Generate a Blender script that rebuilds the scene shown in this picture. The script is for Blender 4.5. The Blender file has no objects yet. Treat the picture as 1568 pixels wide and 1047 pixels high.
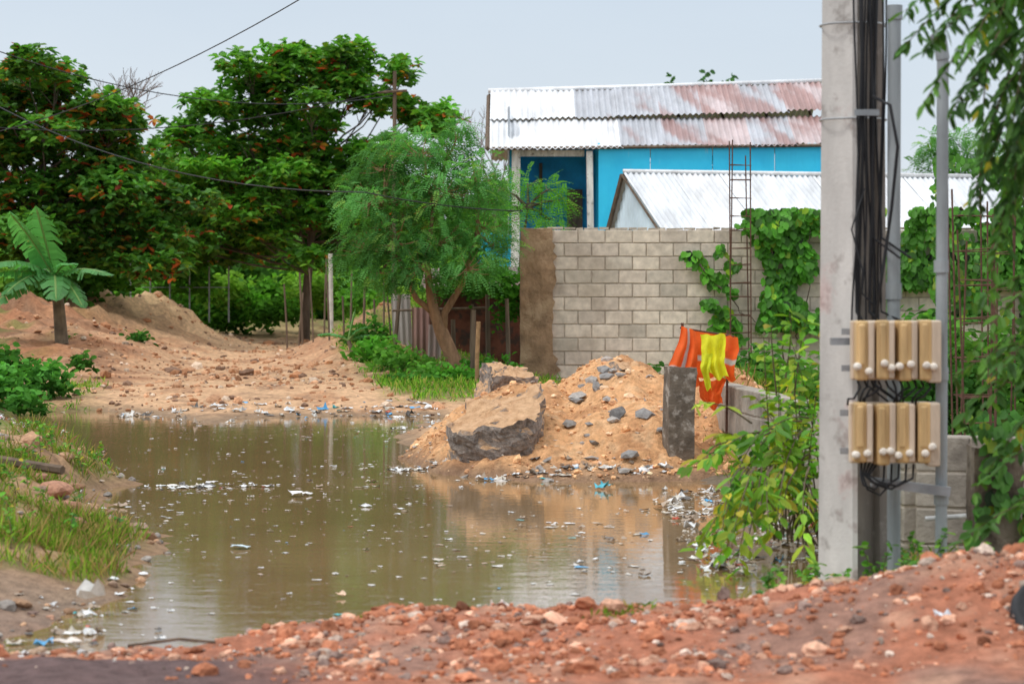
import bpy, math, random
import numpy as np
import bmesh
from mathutils import Vector, Matrix, Euler
from mathutils import noise as mn
random.seed(11)
rng = np.random.default_rng(11)
scene = bpy.context.scene
scene.view_settings.view_transform = 'Standard'
scene.view_settings.look = 'None'
scene.view_settings.exposure = 0

# ------------------------------------------------------------ node helpers
def new_mat(name):
    m = bpy.data.materials.new(name); m.use_nodes = True
    nt = m.node_tree; nt.nodes.clear()
    out = nt.nodes.new('ShaderNodeOutputMaterial')
    return m, nt, out

def N(nt, typ, **kw):
    n = nt.nodes.new(typ)
    for k, v in kw.items(): setattr(n, k, v)
    return n

def ramp(nt, fac, stops):
    r = nt.nodes.new('ShaderNodeValToRGB')
    el = r.color_ramp.elements
    while len(el) < len(stops): el.new(0.5)
    for e, (p, c) in zip(el, stops):
        e.position = p; e.color = (c[0], c[1], c[2], 1)
    nt.links.new(fac, r.inputs['Fac'])
    return r.outputs['Color']

def mixc(nt, fac, a, b, mode='MIX'):
    n = nt.nodes.new('ShaderNodeMix'); n.data_type = 'RGBA'; n.blend_type = mode
    for sock, val in ((n.inputs[0], fac), (n.inputs[6], a), (n.inputs[7], b)):
        if isinstance(val, (int, float)): sock.default_value = val
        elif isinstance(val, tuple): sock.default_value = (val[0], val[1], val[2], 1)
        else: nt.links.new(val, sock)
    return n.outputs[2]

def noise_tex(nt, scale, detail=4, rough=.6, vec=None, sc=None):
    t = nt.nodes.new('ShaderNodeTexNoise')
    t.inputs['Scale'].default_value = scale
    t.inputs['Detail'].default_value = detail
    t.inputs['Roughness'].default_value = rough
    if vec is None:
        tc = nt.nodes.new('ShaderNodeTexCoord'); vec = tc.outputs['Object']
    if sc is not None:
        mp = nt.nodes.new('ShaderNodeMapping'); mp.inputs['Scale'].default_value = sc
        nt.links.new(vec, mp.inputs['Vector']); vec = mp.outputs['Vector']
    nt.links.new(vec, t.inputs['Vector'])
    return t.outputs['Fac']

def simple(name, color=(.5, .5, .5), rough=.8, var=.35, scale=8, bump=.3, bscale=30, bdist=.02,
           metal=0, attr=False, spots=None, sc=None, spec=.3):
    m, nt, out = new_mat(name)
    p = nt.nodes.new('ShaderNodeBsdfPrincipled')
    p.inputs['Roughness'].default_value = rough
    p.inputs['Metallic'].default_value = metal
    p.inputs['Specular IOR Level'].default_value = spec
    if attr:
        a = N(nt, 'ShaderNodeAttribute', attribute_name='Col'); base = a.outputs['Color']
    else:
        base = (color[0], color[1], color[2])
    nf = noise_tex(nt, scale, sc=sc)
    lo, hi = 1 - var, 1 + var
    mul = ramp(nt, nf, [(.3, (lo, lo, lo)), (.7, (hi, hi, hi))])
    c = mixc(nt, 1.0, base, mul, 'MULTIPLY')
    if spots:
        for (sc_, lo_, hi_, col_, amt) in spots:
            s = noise_tex(nt, sc_)
            f = ramp(nt, s, [(lo_, (0, 0, 0)), (hi_, (amt, amt, amt))])
            c = mixc(nt, f, c, col_)
    nt.links.new(c, p.inputs['Base Color'])
    if bump:
        b = nt.nodes.new('ShaderNodeBump'); b.inputs['Strength'].default_value = bump
        b.inputs['Distance'].default_value = bdist
        nt.links.new(noise_tex(nt, bscale, 4, .65), b.inputs['Height'])
        nt.links.new(b.outputs['Normal'], p.inputs['Normal'])
    nt.links.new(p.outputs[0], out.inputs['Surface'])
    return m

def leaf_mat(name, trans=.35, rough=.5, gloss=True):
    m, nt, out = new_mat(name)
    a = N(nt, 'ShaderNodeAttribute', attribute_name='Col'); c = a.outputs['Color']
    if gloss:
        p = nt.nodes.new('ShaderNodeBsdfPrincipled'); p.inputs['Roughness'].default_value = rough
        p.inputs['Specular IOR Level'].default_value = .3
        nt.links.new(c, p.inputs['Base Color'])
    else:
        p = nt.nodes.new('ShaderNodeBsdfDiffuse'); nt.links.new(c, p.inputs['Color'])
    t = nt.nodes.new('ShaderNodeBsdfTranslucent')
    c2 = mixc(nt, 1.0, c, (1.3, 1.4, .7), 'MULTIPLY')
    nt.links.new(c2, t.inputs['Color'])
    mx = nt.nodes.new('ShaderNodeMixShader'); mx.inputs[0].default_value = trans
    nt.links.new(p.outputs[0], mx.inputs[1]); nt.links.new(t.outputs[0], mx.inputs[2])
    nt.links.new(mx.outputs[0], out.inputs['Surface'])
    return m

# ------------------------------------------------------------ mesh helpers
def link(o, parent=None):
    scene.collection.objects.link(o)
    if parent: o.parent = parent
    return o

def empty(name, loc=(0, 0, 0)):
    e = bpy.data.objects.new(name, None); e.empty_display_size = .3
    scene.collection.objects.link(e)
    return e

def mesh_np(name, V, F, mat, C=None, parent=None, smooth=False):
    V = np.asarray(V, dtype=np.float32); F = np.asarray(F, dtype=np.int32)
    me = bpy.data.meshes.new(name)
    me.vertices.add(len(V)); me.vertices.foreach_set('co', V.ravel())
    n, k = F.shape
    me.loops.add(n * k); me.loops.foreach_set('vertex_index', F.ravel())
    me.polygons.add(n); me.polygons.foreach_set('loop_start', np.arange(0, n * k, k, dtype=np.int32))
    me.update(calc_edges=True); me.validate()
    if C is not None:
        a = me.color_attributes.new('Col', 'FLOAT_COLOR', 'POINT')
        cc = np.ones((len(V), 4), dtype=np.float32); cc[:, :3] = C
        a.data.foreach_set('color', cc.ravel())
    me.polygons.foreach_set('use_smooth', np.full(n, smooth, dtype=bool))
    me.materials.append(mat)
    return link(bpy.data.objects.new(name, me), parent)

class B:
    def __init__(s): s.v = []; s.f = []; s.m = []; s.c = []
    def add(s, vs, fs, mat=0, col=(1, 1, 1), cols=None, mats=None):
        o = len(s.v); s.v += [tuple(v) for v in vs]; s.c += (cols if cols is not None else [col] * len(vs))
        for i_, f in enumerate(fs): s.f.append([i + o for i in f]); s.m.append(mats[i_] if mats else mat)
    def box(s, c, size, rot=(0, 0, 0), mat=0, col=(1, 1, 1), jit=0):
        R = Euler(rot).to_matrix(); vs = []
        for sx in (-.5, .5):
            for sy in (-.5, .5):
                for sz in (-.5, .5):
                    p = R @ Vector((sx * size[0], sy * size[1], sz * size[2])) + Vector(c)
                    if jit: p += Vector([random.uniform(-jit, jit) for _ in range(3)])
                    vs.append(p)
        s.add(vs, [(0, 1, 3, 2), (4, 6, 7, 5), (0, 4, 5, 1), (2, 3, 7, 6), (0, 2, 6, 4), (1, 5, 7, 3)], mat, col)
    def tube(s, pts, rad, n=6, mat=0, col=(1, 1, 1), cap=True):
        pts = [Vector(p) for p in pts]
        if not hasattr(rad, '__len__'): rad = [rad] * len(pts)
        vs = []; 
        for i, p in enumerate(pts):
            a = pts[max(0, i - 1)]; b = pts[min(len(pts) - 1, i + 1)]
            t = (b - a).normalized() if (b - a).length > 1e-6 else Vector((0, 0, 1))
            ref = Vector((0, 1, 0)) if abs(t.y) < .9 else Vector((1, 0, 0))
            u = t.cross(ref).normalized(); w = t.cross(u)
            for k in range(n):
                an = 2 * math.pi * k / n
                vs.append(p + (u * math.cos(an) + w * math.sin(an)) * rad[i])
        fs = []
        for i in range(len(pts) - 1):
            for k in range(n):
                k2 = (k + 1) % n
                fs.append((i * n + k, i * n + k2, (i + 1) * n + k2, (i + 1) * n + k))
        if cap:
            fs.append(tuple(range(n))); fs.append(tuple((len(pts) - 1) * n + k for k in reversed(range(n))))
        s.add(vs, fs, mat, col)
    def build(s, name, mats, parent=None, smooth=False, bevel=0, seg=2):
        me = bpy.data.meshes.new(name); me.from_pydata(s.v, [], s.f)
        if not isinstance(mats, (list, tuple)): mats = [mats]
        for m in mats: me.materials.append(m)
        me.polygons.foreach_set('material_index', s.m)
        me.polygons.foreach_set('use_smooth', [smooth] * len(s.f))
        a = me.color_attributes.new('Col', 'FLOAT_COLOR', 'POINT')
        cc = np.ones((len(s.v), 4), dtype=np.float32); cc[:, :3] = np.array(s.c)
        a.data.foreach_set('color', cc.ravel())
        me.update()
        bm = bmesh.new(); bm.from_mesh(me); bmesh.ops.recalc_face_normals(bm, faces=bm.faces); bm.to_mesh(me); bm.free()
        o = link(bpy.data.objects.new(name, me), parent)
        if bevel:
            md = o.modifiers.new('bevel', 'BEVEL'); md.width = bevel; md.segments = seg; md.limit_method = 'ANGLE'
        return o

def nrm(a): return a / (np.linalg.norm(a, axis=1, keepdims=True) + 1e-9)

class Leaves:
    def __init__(s): s.V = []; s.F = []; s.C = []; s.n = 0
    def add(s, P, D, Nn, L, W, col, fold=.2, droop=.15):
        n = len(P)
        if n == 0: return
        L = np.broadcast_to(np.asarray(L, dtype=float).reshape(-1, 1), (n, 1))
        W = np.broadcast_to(np.asarray(W, dtype=float).reshape(-1, 1), (n, 1))
        dr = np.broadcast_to(np.asarray(droop, dtype=float).reshape(-1, 1), (n, 1))
        D = nrm(D); S = nrm(np.cross(D, Nn)); U = np.cross(S, D)
        Z = np.array([[0, 0, 1.]])
        a = P + D * L * .35 - Z * L * dr * .15; b = P + D * L * .72 - Z * L * dr * .5
        f = U * W * fold
        vs = np.stack([P, a + S * W * .85 + f, b + S * W * .8 + f, P + D * L - Z * L * dr,
                       b - S * W * .8 + f, a - S * W * .85 + f], axis=1).reshape(-1, 3)
        base = (np.arange(n) * 6)[:, None] + s.n
        fs = np.concatenate([base + np.array([[0, 1, 2, 3]]), base + np.array([[0, 3, 4, 5]])], axis=0)
        s.V.append(vs); s.F.append(fs); s.C.append(np.repeat(np.broadcast_to(col, (n, 3)), 6, axis=0))
        s.n += n * 6
    def build(s, name, mat, parent=None):
        return mesh_np(name, np.concatenate(s.V), np.concatenate(s.F), mat, np.concatenate(s.C), parent)

def rdir(n, zlo=-1, zhi=1):
    z = rng.uniform(zlo, zhi, n); a = rng.uniform(0, 2 * np.pi, n); r = np.sqrt(1 - z * z)
    return np.stack([r * np.cos(a), r * np.sin(a), z], axis=1)

def vn(x, y, s=0):
    xi = np.floor(x); yi = np.floor(y); fx = x - xi; fy = y - yi
    fx = fx * fx * (3 - 2 * fx); fy = fy * fy * (3 - 2 * fy)
    def h(a, b):
        t = np.sin(a * 127.1 + b * 311.7 + s * 57.31) * 43758.5453
        return t - np.floor(t)
    return (h(xi, yi) * (1 - fx) + h(xi + 1, yi) * fx) * (1 - fy) + (h(xi, yi + 1) * (1 - fx) + h(xi + 1, yi + 1) * fx) * fy
def fbm(x, y, f, o=4, s=0):
    r = 0; a = .5; t = 0
    for i in range(o):
        r = r + a * vn(x * f + i * 13.7, y * f + i * 7.3, s + i); t += a; a *= .55; f *= 2.07
    return r / t - .5
def ss(x, a, b):
    t = np.clip((x - a) / (b - a), 0, 1); return t * t * (3 - 2 * t)
def gs(x, y, cx, cy, sx, sy): return np.exp(-.5 * (((x - cx) / sx) ** 2 + ((y - cy) / sy) ** 2))

# ------------------------------------------------------------ terrain
PUD = np.array([(-2.05, 9.95), (-1.5, 10.1), (-1.05, 10.6), (-.5, 10.95), (.1, 10.95), (.65, 10.8), (1.05, 10.7), (1.55, 11.2),
                (1.78, 12.3), (1.95, 13.5), (1.85, 15), (1.65, 16.9), (1.5, 18.8), (1.3, 20.5), (-.4, 20.8), (-.72, 21.2), (-.9, 22.2), (-1.2, 24.4), (-.75, 27.3),
                (-1.9, 27.7), (-3.0, 27.3), (-3.3, 26.0), (-3.9, 27.5), (-5.0, 28.8), (-6.0, 28.0), (-4.9, 25.2), (-3.85, 22),
                (-3.2, 19.8), (-2.45, 15.5), (-1.98, 13.7), (-1.85, 12.5), (-2.0, 11.4), (-2.25, 10.5)])
def sdist(x, y):
    d = np.full(x.shape, 1e9); ins = np.zeros(x.shape, bool)
    n = len(PUD)
    for i in range(n):
        ax, ay = PUD[i]; bx, by = PUD[(i + 1) % n]
        ex, ey = bx - ax, by - ay
        t = np.clip(((x - ax) * ex + (y - ay) * ey) / (ex * ex + ey * ey), 0, 1)
        d = np.minimum(d, (x - ax - t * ex) ** 2 + (y - ay - t * ey) ** 2)
        c = ((ay > y) != (by > y)) & (x < (bx - ax) * (y - ay) / (by - ay + 1e-12) + ax)
        ins ^= c
    d = np.sqrt(d)
    return np.where(ins, -d, d)
def sdn(x, y): return sdist(x, y) + fbm(x, y, 1.3, 3, 5) * .5 + fbm(x, y, 6, 2, 9) * .14 - .03
def roadc(y): return -2.6 - (y - 28) * .125
def ground(x, y):
    sd = sdn(x, y)
    h = np.where(sd > 0, .10 * (1 - np.exp(-sd / .5)), np.maximum(-.3, sd * .25))
    o = ss(sd, 0, .7)
    lb = ss(-x, 1.7, 3.2) * ss(y, 9.5, 12) * (1 - ss(y, 19, 24))
    h = h + o * lb * (.13 + .20 * gs(x, y, -3.8, 17.2, .8, 2) + .18 * fbm(x, y, 1.6, 4, 13))
    rr_ = np.abs(fbm(x, y, .9, 4, 3)) * 2
    mm = .78 + .7 * fbm(x, y, .7, 4, 3) - .3 * rr_ + .4 * fbm(x, y, 2.6, 3, 17)
    h = h + o * mm * (1.0 * gs(x, y, -9.6, 45, 1.9, 4.5) + 1.2 * gs(x, y, -8.1, 52, 1.0, 3.0) + .9 * gs(x, y, -12.5, 42, 2.5, 5)
                      + .5 * gs(x, y, -6.9, 40, .8, 3))
    h = h + o * mm * (1.15 * gs(x, y, -2.2, 45, 1.0, 3) + .6 * gs(x, y, -1.6, 38, .9, 3) + .5 * gs(x, y, -6, 66, 3, 5))
    h = h + o * .1 * gs(x, y, -3.0, 30.5, 3, 1.0)
    h = h + ss(sd, -.1, .4) * (.045 * gs(x, y, .1, 10.35, 1.4, .35) + .31 * gs(x, y, 2.15, 9.75, .62, .55) + .1 * gs(x, y, 1.2, 9.9, .6, .5))
    rough = fbm(x, y, 2.2, 4, 21) * .07 + fbm(x, y, 9, 3, 31) * .035
    far = ss(y, 30, 60)
    redf = (1 - ss(y, 10.6, 11.4)) * ss(y, 9.3, 9.9)
    h = h + rough * ss(sd, -.1, .3) * (1 + 2.2 * far * (1 - .7 * np.exp(-((x - roadc(y)) / 2.0) ** 2))) * (1 + .7 * redf)
    return h
def pile(x, y):
    def cone(cx, cy, rx, ry, hh, e=1.25):
        r = np.sqrt(((x - cx) / rx) ** 2 + ((y - cy) / ry) ** 2)
        return hh * (1 - r ** e)
    w = fbm(x, y, 1.7, 4, 41) * .4
    h = np.maximum.reduce([cone(.98, 21.5, 1.35, 2.8, .90), cone(-.02, 21.6, .95, 2.3, .60), cone(1.75, 21.6, 1.4, 2.6, .80),
                           cone(.35, 21.2, 1.2, 2.6, .64)])
    return h + w * .65 + fbm(x, y, 6, 4, 43) * .16

def axis(segs):
    r = []
    for a, b, st in segs: r += list(np.arange(a, b, st))
    return r
ys = np.array([-2000, -600, -150, -40, -10, 0, 4, 7] + axis([(8, 14, .03), (14, 22, .06), (22, 34, .09), (34, 60, .18), (60, 100, 1.0)]) + [100, 120, 160, 220, 320, 500, 900, 1600, 3000])
xr = axis([(0, 3, .035), (3, 6, .06), (6, 14, .12), (14, 30, 1)]) + [30, 40, 60, 100, 180, 350, 800, 2000]
xs = np.array([-a for a in reversed(xr[1:])] + xr)
X, Y = np.meshgrid(xs, ys)
Hh = ground(X, Y); SD = sdn(X, Y)
nx, ny = len(xs), len(ys)
idx = np.arange(nx * ny).reshape(ny, nx)
F = np.stack([idx[:-1, :-1], idx[:-1, 1:], idx[1:, 1:], idx[1:, :-1]], axis=-1).reshape(-1, 4)
def grassmask(x, y):
    n = fbm(x, y, 1.1, 4, 61); n2_ = fbm(x, y, 3.0, 3, 63)
    sd = sdn(x, y)
    a = ss(-x, 1.7, 2.0) * ss(y, 11.3, 12.6) * (1 - ss(y, 18.5, 21)) * ss(sd, .02, .35)
    a = a * ss(n + .8 * n2_, -.26, -.02) * (1 - .95 * gs(x, y, -3.8, 17.3, .5, .9)) * (1 - .9 * gs(x, y, -2.8, 15.1, .3, .6))
    b = ss(x - roadc(y), 1.0, 1.6) * ss(y, 28.2, 29.5) * (1 - ss(y, 42, 50)) * (1 - ss(x, .4, .9)) * ss(n2_, -.3, -.05)
    c = ss(roadc(y) - x, 2.0, 2.8) * ss(y, 22, 24) * (1 - ss(y, 32, 36)) * ss(n, -.2, .1)
    d = ss(x, 1.4, 1.8) * ss(y, 10.7, 11.2) * ss(n, -.15, .15) * .8 * (1 - ss(y, 34, 35))
    d = np.maximum(d, ss(x, 1.9, 2.3) * ss(y, 18, 20) * (1 - ss(y, 60, 70)))
    e = ss(y, 55, 66)
    f = ss(np.abs(x - roadc(y)), 2.8, 4.2) * ss(y, 30, 40) * ss(n, .04, .16) * .8
    return np.clip(a + b + c + d + e + f, 0, 1)
GM = grassmask(X, Y)
def L3(a, b, t): return a * (1 - t[..., None]) + b * t[..., None]
one = np.ones_like(X)
col = one[..., None] * np.array([.62, .385, .22])
n1 = fbm(X, Y, .8, 4, 71); n2 = fbm(X, Y, 4, 4, 73); n3 = fbm(X, Y, 1.7, 4, 75)
col = L3(col, np.array([.44, .235, .125]), ss(n3, -.02, .2) * .8)
lm = ss(roadc(Y) - X, 1.3, 2.4) * ss(Y, 33, 36)
col = L3(col, np.array([.40, .18, .09]), lm * (.4 + .6 * ss(n1, -.15, .1)))
col = L3(col, np.array([.20, .10, .055]), lm * ss(n3, .0, .18) * .75)
col = L3(col, np.array([.66, .45, .24]), gs(X, Y, -8.1, 52.5, .9, 3.2) )
rm = gs(X, Y, -2.2, 44, 1.1, 4)
col = L3(col, np.array([.40, .19, .10]), np.clip(rm * 1.2, 0, 1) * .8)
col = L3(col, np.array([.30, .18, .11]), ss(n2, .02, .3) * .7)
red = 1 - ss(Y + n1 * .6, 10.9, 11.5)
col = L3(col, np.array([.43, .17, .10]), red)
col = L3(col, np.array([.29, .18, .14]), red * ss(n3, -.07, .13) * .75)
col = L3(col, np.array([.54, .31, .21]), red * ss(n2, .05, .25) * .6)
mud = (1 - ss(SD, .05, .45)) * (1 - red * .85)
col = L3(col, np.array([.24, .165, .105]), mud * .85)
lmud = ss(-X, 1.5, 2.0) * (1 - ss(Y, 11.6, 12.6)) * ss(Y, 9.6, 10)
col = L3(col, np.array([.26, .19, .14]), lmud * .8)
lbk = ss(-X, 1.6, 2.2) * ss(Y, 11.4, 12) * (1 - ss(Y, 22, 24))
col = L3(col, np.array([.30, .18, .10]), lbk * .6)
asph = (1 - ss(Y + n1 * .4 + n2 * .15, 9.45, 9.65)) * (1 - ss(X + n3 * .8, -1.2, -.6))
asph = np.maximum(asph, 1 - ss(Y, 8.3, 8.6))
col = L3(col, np.array([.14, .09, .085]), asph)
gcol = one[..., None] * np.array([.13, .17, .035])
gcol = L3(gcol, np.array([.24, .17, .07]), ss(n2, -.05, .25))
col = L3(col, gcol, GM * .85)
rightmud = ss(X, 1.1, 1.5) * ss(Y, 11.2, 12) * (1 - ss(Y, 20, 22))
col = L3(col, np.array([.17, .14, .11]), rightmud * .7)
ground_mat = simple('dirt_ground_material', attr=True, rough=.9, var=.3, scale=14, bump=.8, bscale=40, bdist=.035, spec=.2)
mesh_np('ground', np.stack([X, Y, Hh], -1).reshape(-1, 3), F, ground_mat, col.reshape(-1, 3), smooth=True)

# ------------------------------------------------------------ water
def water_mat():
    m, nt, out = new_mat('muddy_water_material')
    p = nt.nodes.new('ShaderNodeBsdfPrincipled')
    nf = noise_tex(nt, .5)
    c = ramp(nt, nf, [(.3, (.21, .135, .062)), (.7, (.28, .18, .088))])
    nt.links.new(c, p.inputs['Base Color'])
    p.inputs['Roughness'].default_value = .025
    p.inputs['IOR'].default_value = 1.42
    b = nt.nodes.new('ShaderNodeBump'); b.inputs['Strength'].default_value = .22; b.inputs['Distance'].default_value = .008
    f1 = noise_tex(nt, 4.0, 4, .62, sc=(.6, 1.7, 1))
    nt.links.new(f1, b.inputs['Height'])
    nt.links.new(b.outputs['Normal'], p.inputs['Normal'])
    nt.links.new(p.outputs[0], out.inputs['Surface'])
    return m
wb = B()
wb.add([(-8, 9.6, 0), (3, 9.6, 0), (3, 31, 0), (-8, 31, 0)], [(0, 1, 2, 3)])
wb.build('puddle_water', water_mat())

# ------------------------------------------------------------ dirt pile
px = np.arange(-1.3, 3.6, .025); py = np.arange(18.0, 25, .035)
PX, PY = np.meshgrid(px, py); PH = pile(PX, PY)
PH = np.maximum(PH, -.45)
pidx = np.arange(PX.size).reshape(PX.shape)
PF = np.stack([pidx[:-1, :-1], pidx[:-1, 1:], pidx[1:, 1:], pidx[1:, :-1]], -1).reshape(-1, 4)
pn = fbm(PX, PY, 3, 4, 91); pn2 = fbm(PX, PY, 11, 3, 93)
pc = np.ones(PX.shape + (3,)) * np.array([.76, .42, .205])
pc = L3(pc, np.array([.48, .24, .115]), ss(pn, -.04, .18) * .75)
pc = L3(pc, np.array([.82, .55, .32]), ss(pn2, .0, .25) * .5)
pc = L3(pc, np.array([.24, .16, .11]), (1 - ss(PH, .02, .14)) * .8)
pile_mat = simple('sandy_soil_material', attr=True, rough=.95, var=.28, scale=18, bump=.9, bscale=55, bdist=.035, spec=.1)
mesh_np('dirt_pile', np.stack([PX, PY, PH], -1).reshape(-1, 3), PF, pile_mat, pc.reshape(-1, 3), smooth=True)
def surf(x, y):
    x = np.asarray(x, float); y = np.asarray(y, float)
    h = ground(x, y)
    inp = (x > -1.2) & (x < 3.5) & (y > 18.1) & (y < 24.9)
    return np.where(inp, np.maximum(h, pile(x, y)), h)

# ------------------------------------------------------------ rocks / clods
def ico(sub):
    bm = bmesh.new(); bmesh.ops.create_icosphere(bm, subdivisions=sub, radius=1)
    v = np.array([x.co[:] for x in bm.verts]); f = np.array([[a.index for a in q.verts] for q in bm.faces]); bm.free()
    return v, f
ICO = {1: ico(1), 2: ico(2), 3: ico(3)}
def rocks(name, P, S, C, mat, sub=1, flat=.65, sink=.25, parent=None, angular=.25):
    bv, bf = ICO[sub]; n = len(P); k = len(bv)
    sc = np.stack([rng.uniform(.7, 1.3, n), rng.uniform(.6, 1.1, n), rng.uniform(flat * .6, flat * 1.2, n)], 1)
    dv = 1 + rng.uniform(-angular, angular, (n, k, 1))
    v = bv[None] * dv * sc[:, None, :]
    ang = rng.uniform(0, 2 * np.pi, n); tl = rng.normal(0, .35, n)
    ca, sa = np.cos(ang), np.sin(ang); ct, st = np.cos(tl), np.sin(tl)
    x, y, z = v[..., 0], v[..., 1], v[..., 2]
    y2 = y * ct[:, None] - z * st[:, None]; z2 = y * st[:, None] + z * ct[:, None]
    x3 = x * ca[:, None] - y2 * sa[:, None]; y3 = x * sa[:, None] + y2 * ca[:, None]
    v = np.stack([x3, y3, z2], -1) * S[:, None, None] + P[:, None, :]
    v[..., 2] += (S * flat * (1 - 2 * sink))[:, None] * .5
    f = (bf[None] + (np.arange(n) * k)[:, None, None]).reshape(-1, 3)
    c = np.repeat(C, k, axis=0)
    return mesh_np(name, v.reshape(-1, 3), f, mat, c, parent)
rock_mat = simple('rock_material', attr=True, rough=.92, var=.3, scale=40, bump=.5, bscale=90, bdist=.01, spec=.15)
def pal(n, cols, w=None, v=.15):
    cols = np.array(cols); i = rng.choice(len(cols), n, p=w)
    return np.clip(cols[i] * (1 + rng.normal(0, v, (n, 1))), .01, .95)
n = 15000
x = rng.uniform(-2.2, 2.9, n); y = rng.uniform(8.8, 11.2, n)
sd = sdn(x, y)
dens = ss(x, -1.8, -.6) * .8 + .2
keep = (sd > .0) & (rng.uniform(0, 1, n) < dens * (.25 + 1.3 * ss(fbm(x, y, 2.5, 3, 5), -.12, .2)))
keep &= ~((x < -.8) & (y < 9.5) & (rng.uniform(0, 1, n) < .85))
x, y = x[keep], y[keep]; n = len(x)
s = np.clip(rng.lognormal(-4.75, .68, n), .0035, .05)
P = np.stack([x, y, surf(x, y)], 1)
rocks('red_gravel', P, s, pal(n, [(.50, .20, .11), (.39, .15, .08), (.60, .34, .23), (.55, .43, .35), (.26, .18, .15)], [.34, .24, .22, .09, .11], .22), rock_mat, 2, .7)
n = 8000
x = rng.uniform(-1.1, 2.2, n); y = rng.uniform(18.4, 23, n); k = (pile(x, y) > .02) & (rng.uniform(0, 1, n) < .2 + ss(fbm(x, y, 2.2, 3, 66), -.1, .15))
x, y = x[k], y[k]; n = len(x)
s = np.clip(rng.lognormal(-4.6, .65, n), .004, .07)
rocks('soil_clods', np.stack([x, y, surf(x, y)], 1), s, pal(n, [(.74, .43, .22), (.55, .29, .15), (.78, .54, .34), (.34, .3, .27)], [.45, .3, .18, .07]), rock_mat, 1, angular=.15)
n = 14000
x = rng.uniform(-12.5, 0, n); y = rng.uniform(24, 56, n); k = (sdn(x, y) > 0) & (rng.uniform(0, 1, n) < .15 + ss(fbm(x, y, .7, 3, 8), -.05, .2)) & (grassmask(x, y) < .5)
x, y = x[k], y[k]; n = len(x)
s = np.clip(rng.lognormal(-3.8, .65, n), .01, .16)
rocks('road_stones', np.stack([x, y, surf(x, y)], 1), s, pal(n, [(.54, .3, .17), (.38, .18, .09), (.6, .46, .34), (.2, .12, .08)], [.36, .3, .12, .22]), rock_mat, 1)
cx = np.concatenate([rng.normal(.78, .2, 26), rng.uniform(-.4, 1.1, 14)]); cy = np.concatenate([rng.uniform(19.0, 21.3, 26), rng.uniform(18.6, 19.1, 14)])
P = np.stack([cx, cy, surf(cx, cy)], 1)
rocks('grey_rubble', P, rng.uniform(.03, .095, 40), pal(40, [(.26, .25, .24), (.36, .33, .30)]), rock_mat, 1, .45, .1, angular=.4)
# clods and rubble along the left bank
n = 1100
x = rng.uniform(-4.0, -1.6, n); y = rng.uniform(10.0, 23, n); sd = sdn(x, y)
k = (sd > -.03) & (rng.uniform(0, 1, n) < .15 + .8 * (1 - ss(sd, .05, .4))) | (gs(x, y, -3.7, 17.3, .5, .9) > .4) & (sd > 0)
x, y = x[k], y[k]; n = len(x)
rocks('bank_rubble', np.stack([x, y, surf(x, y)], 1), np.clip(rng.lognormal(-3.9, .6, n), .008, .085), pal(n, [(.34, .2, .12), (.26, .18, .13), (.46, .28, .17), (.3, .27, .24)]), rock_mat, 2, .6, .15, angular=.14)
P = np.array([(-2.75, 14.9, 0), (-2.9, 15.3, 0), (-3.15, 16.0, 0), (-2.8, 13.0, 0), (-3.3, 14.3, 0), (-1.85, 9.9, 0), (-1.92, 9.8, 0), (1.5, 10.6, 0), (1.42, 10.5, 0), (1.62, 10.45, 0), (1.3, 10.4, 0), (-2.5, 13.9, 0)], float)
P[:, 2] = surf(P[:, 0], P[:, 1])
rocks('loose_stones', P, np.array([.09, .12, .09, .05, .07, .05, .045, .07, .08, .06, .04, .05]), pal(12, [(.33, .23, .16), (.38, .2, .13), (.27, .22, .19)]), rock_mat, 2, .6, .0, angular=.14)

def slab_mat():
    m, nt, out = new_mat('broken_concrete_material')
    p = nt.nodes.new('ShaderNodeBsdfPrincipled'); p.inputs['Roughness'].default_value = .95
    g = nt.nodes.new('ShaderNodeNewGeometry'); sp = nt.nodes.new('ShaderNodeSeparateXYZ')
    nt.links.new(g.outputs['Normal'], sp.inputs[0])
    nf = noise_tex(nt, 25)
    grey = ramp(nt, nf, [(.3, (.15, .13, .115)), (.7, (.46, .39, .34))])
    sand = ramp(nt, noise_tex(nt, 14), [(.3, (.54, .31, .16)), (.7, (.80, .51, .29))])
    ad = nt.nodes.new('ShaderNodeMath'); ad.operation = 'ADD'; nt.links.new(sp.outputs['Z'], ad.inputs[0])
    nn = nt.nodes.new('ShaderNodeMath'); nn.operation = 'MULTIPLY'; nn.inputs[1].default_value = .8; nt.links.new(noise_tex(nt, 7), nn.inputs[0])
    nt.links.new(nn.outputs[0], ad.inputs[1])
    f = ramp(nt, ad.outputs[0], [(.66, (0, 0, 0)), (.92, (1, 1, 1))])
    nt.links.new(mixc(nt, f, grey, sand), p.inputs['Base Color'])
    b = nt.nodes.new('ShaderNodeBump'); b.inputs['Strength'].default_value = 1; b.inputs['Distance'].default_value = .04
    nt.links.new(noise_tex(nt, 30, 5, .7), b.inputs['Height']); nt.links.new(b.outputs['Normal'], p.inputs['Normal'])
    nt.links.new(p.outputs[0], out.inputs['Surface']); return m
SM = slab_mat()
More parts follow.
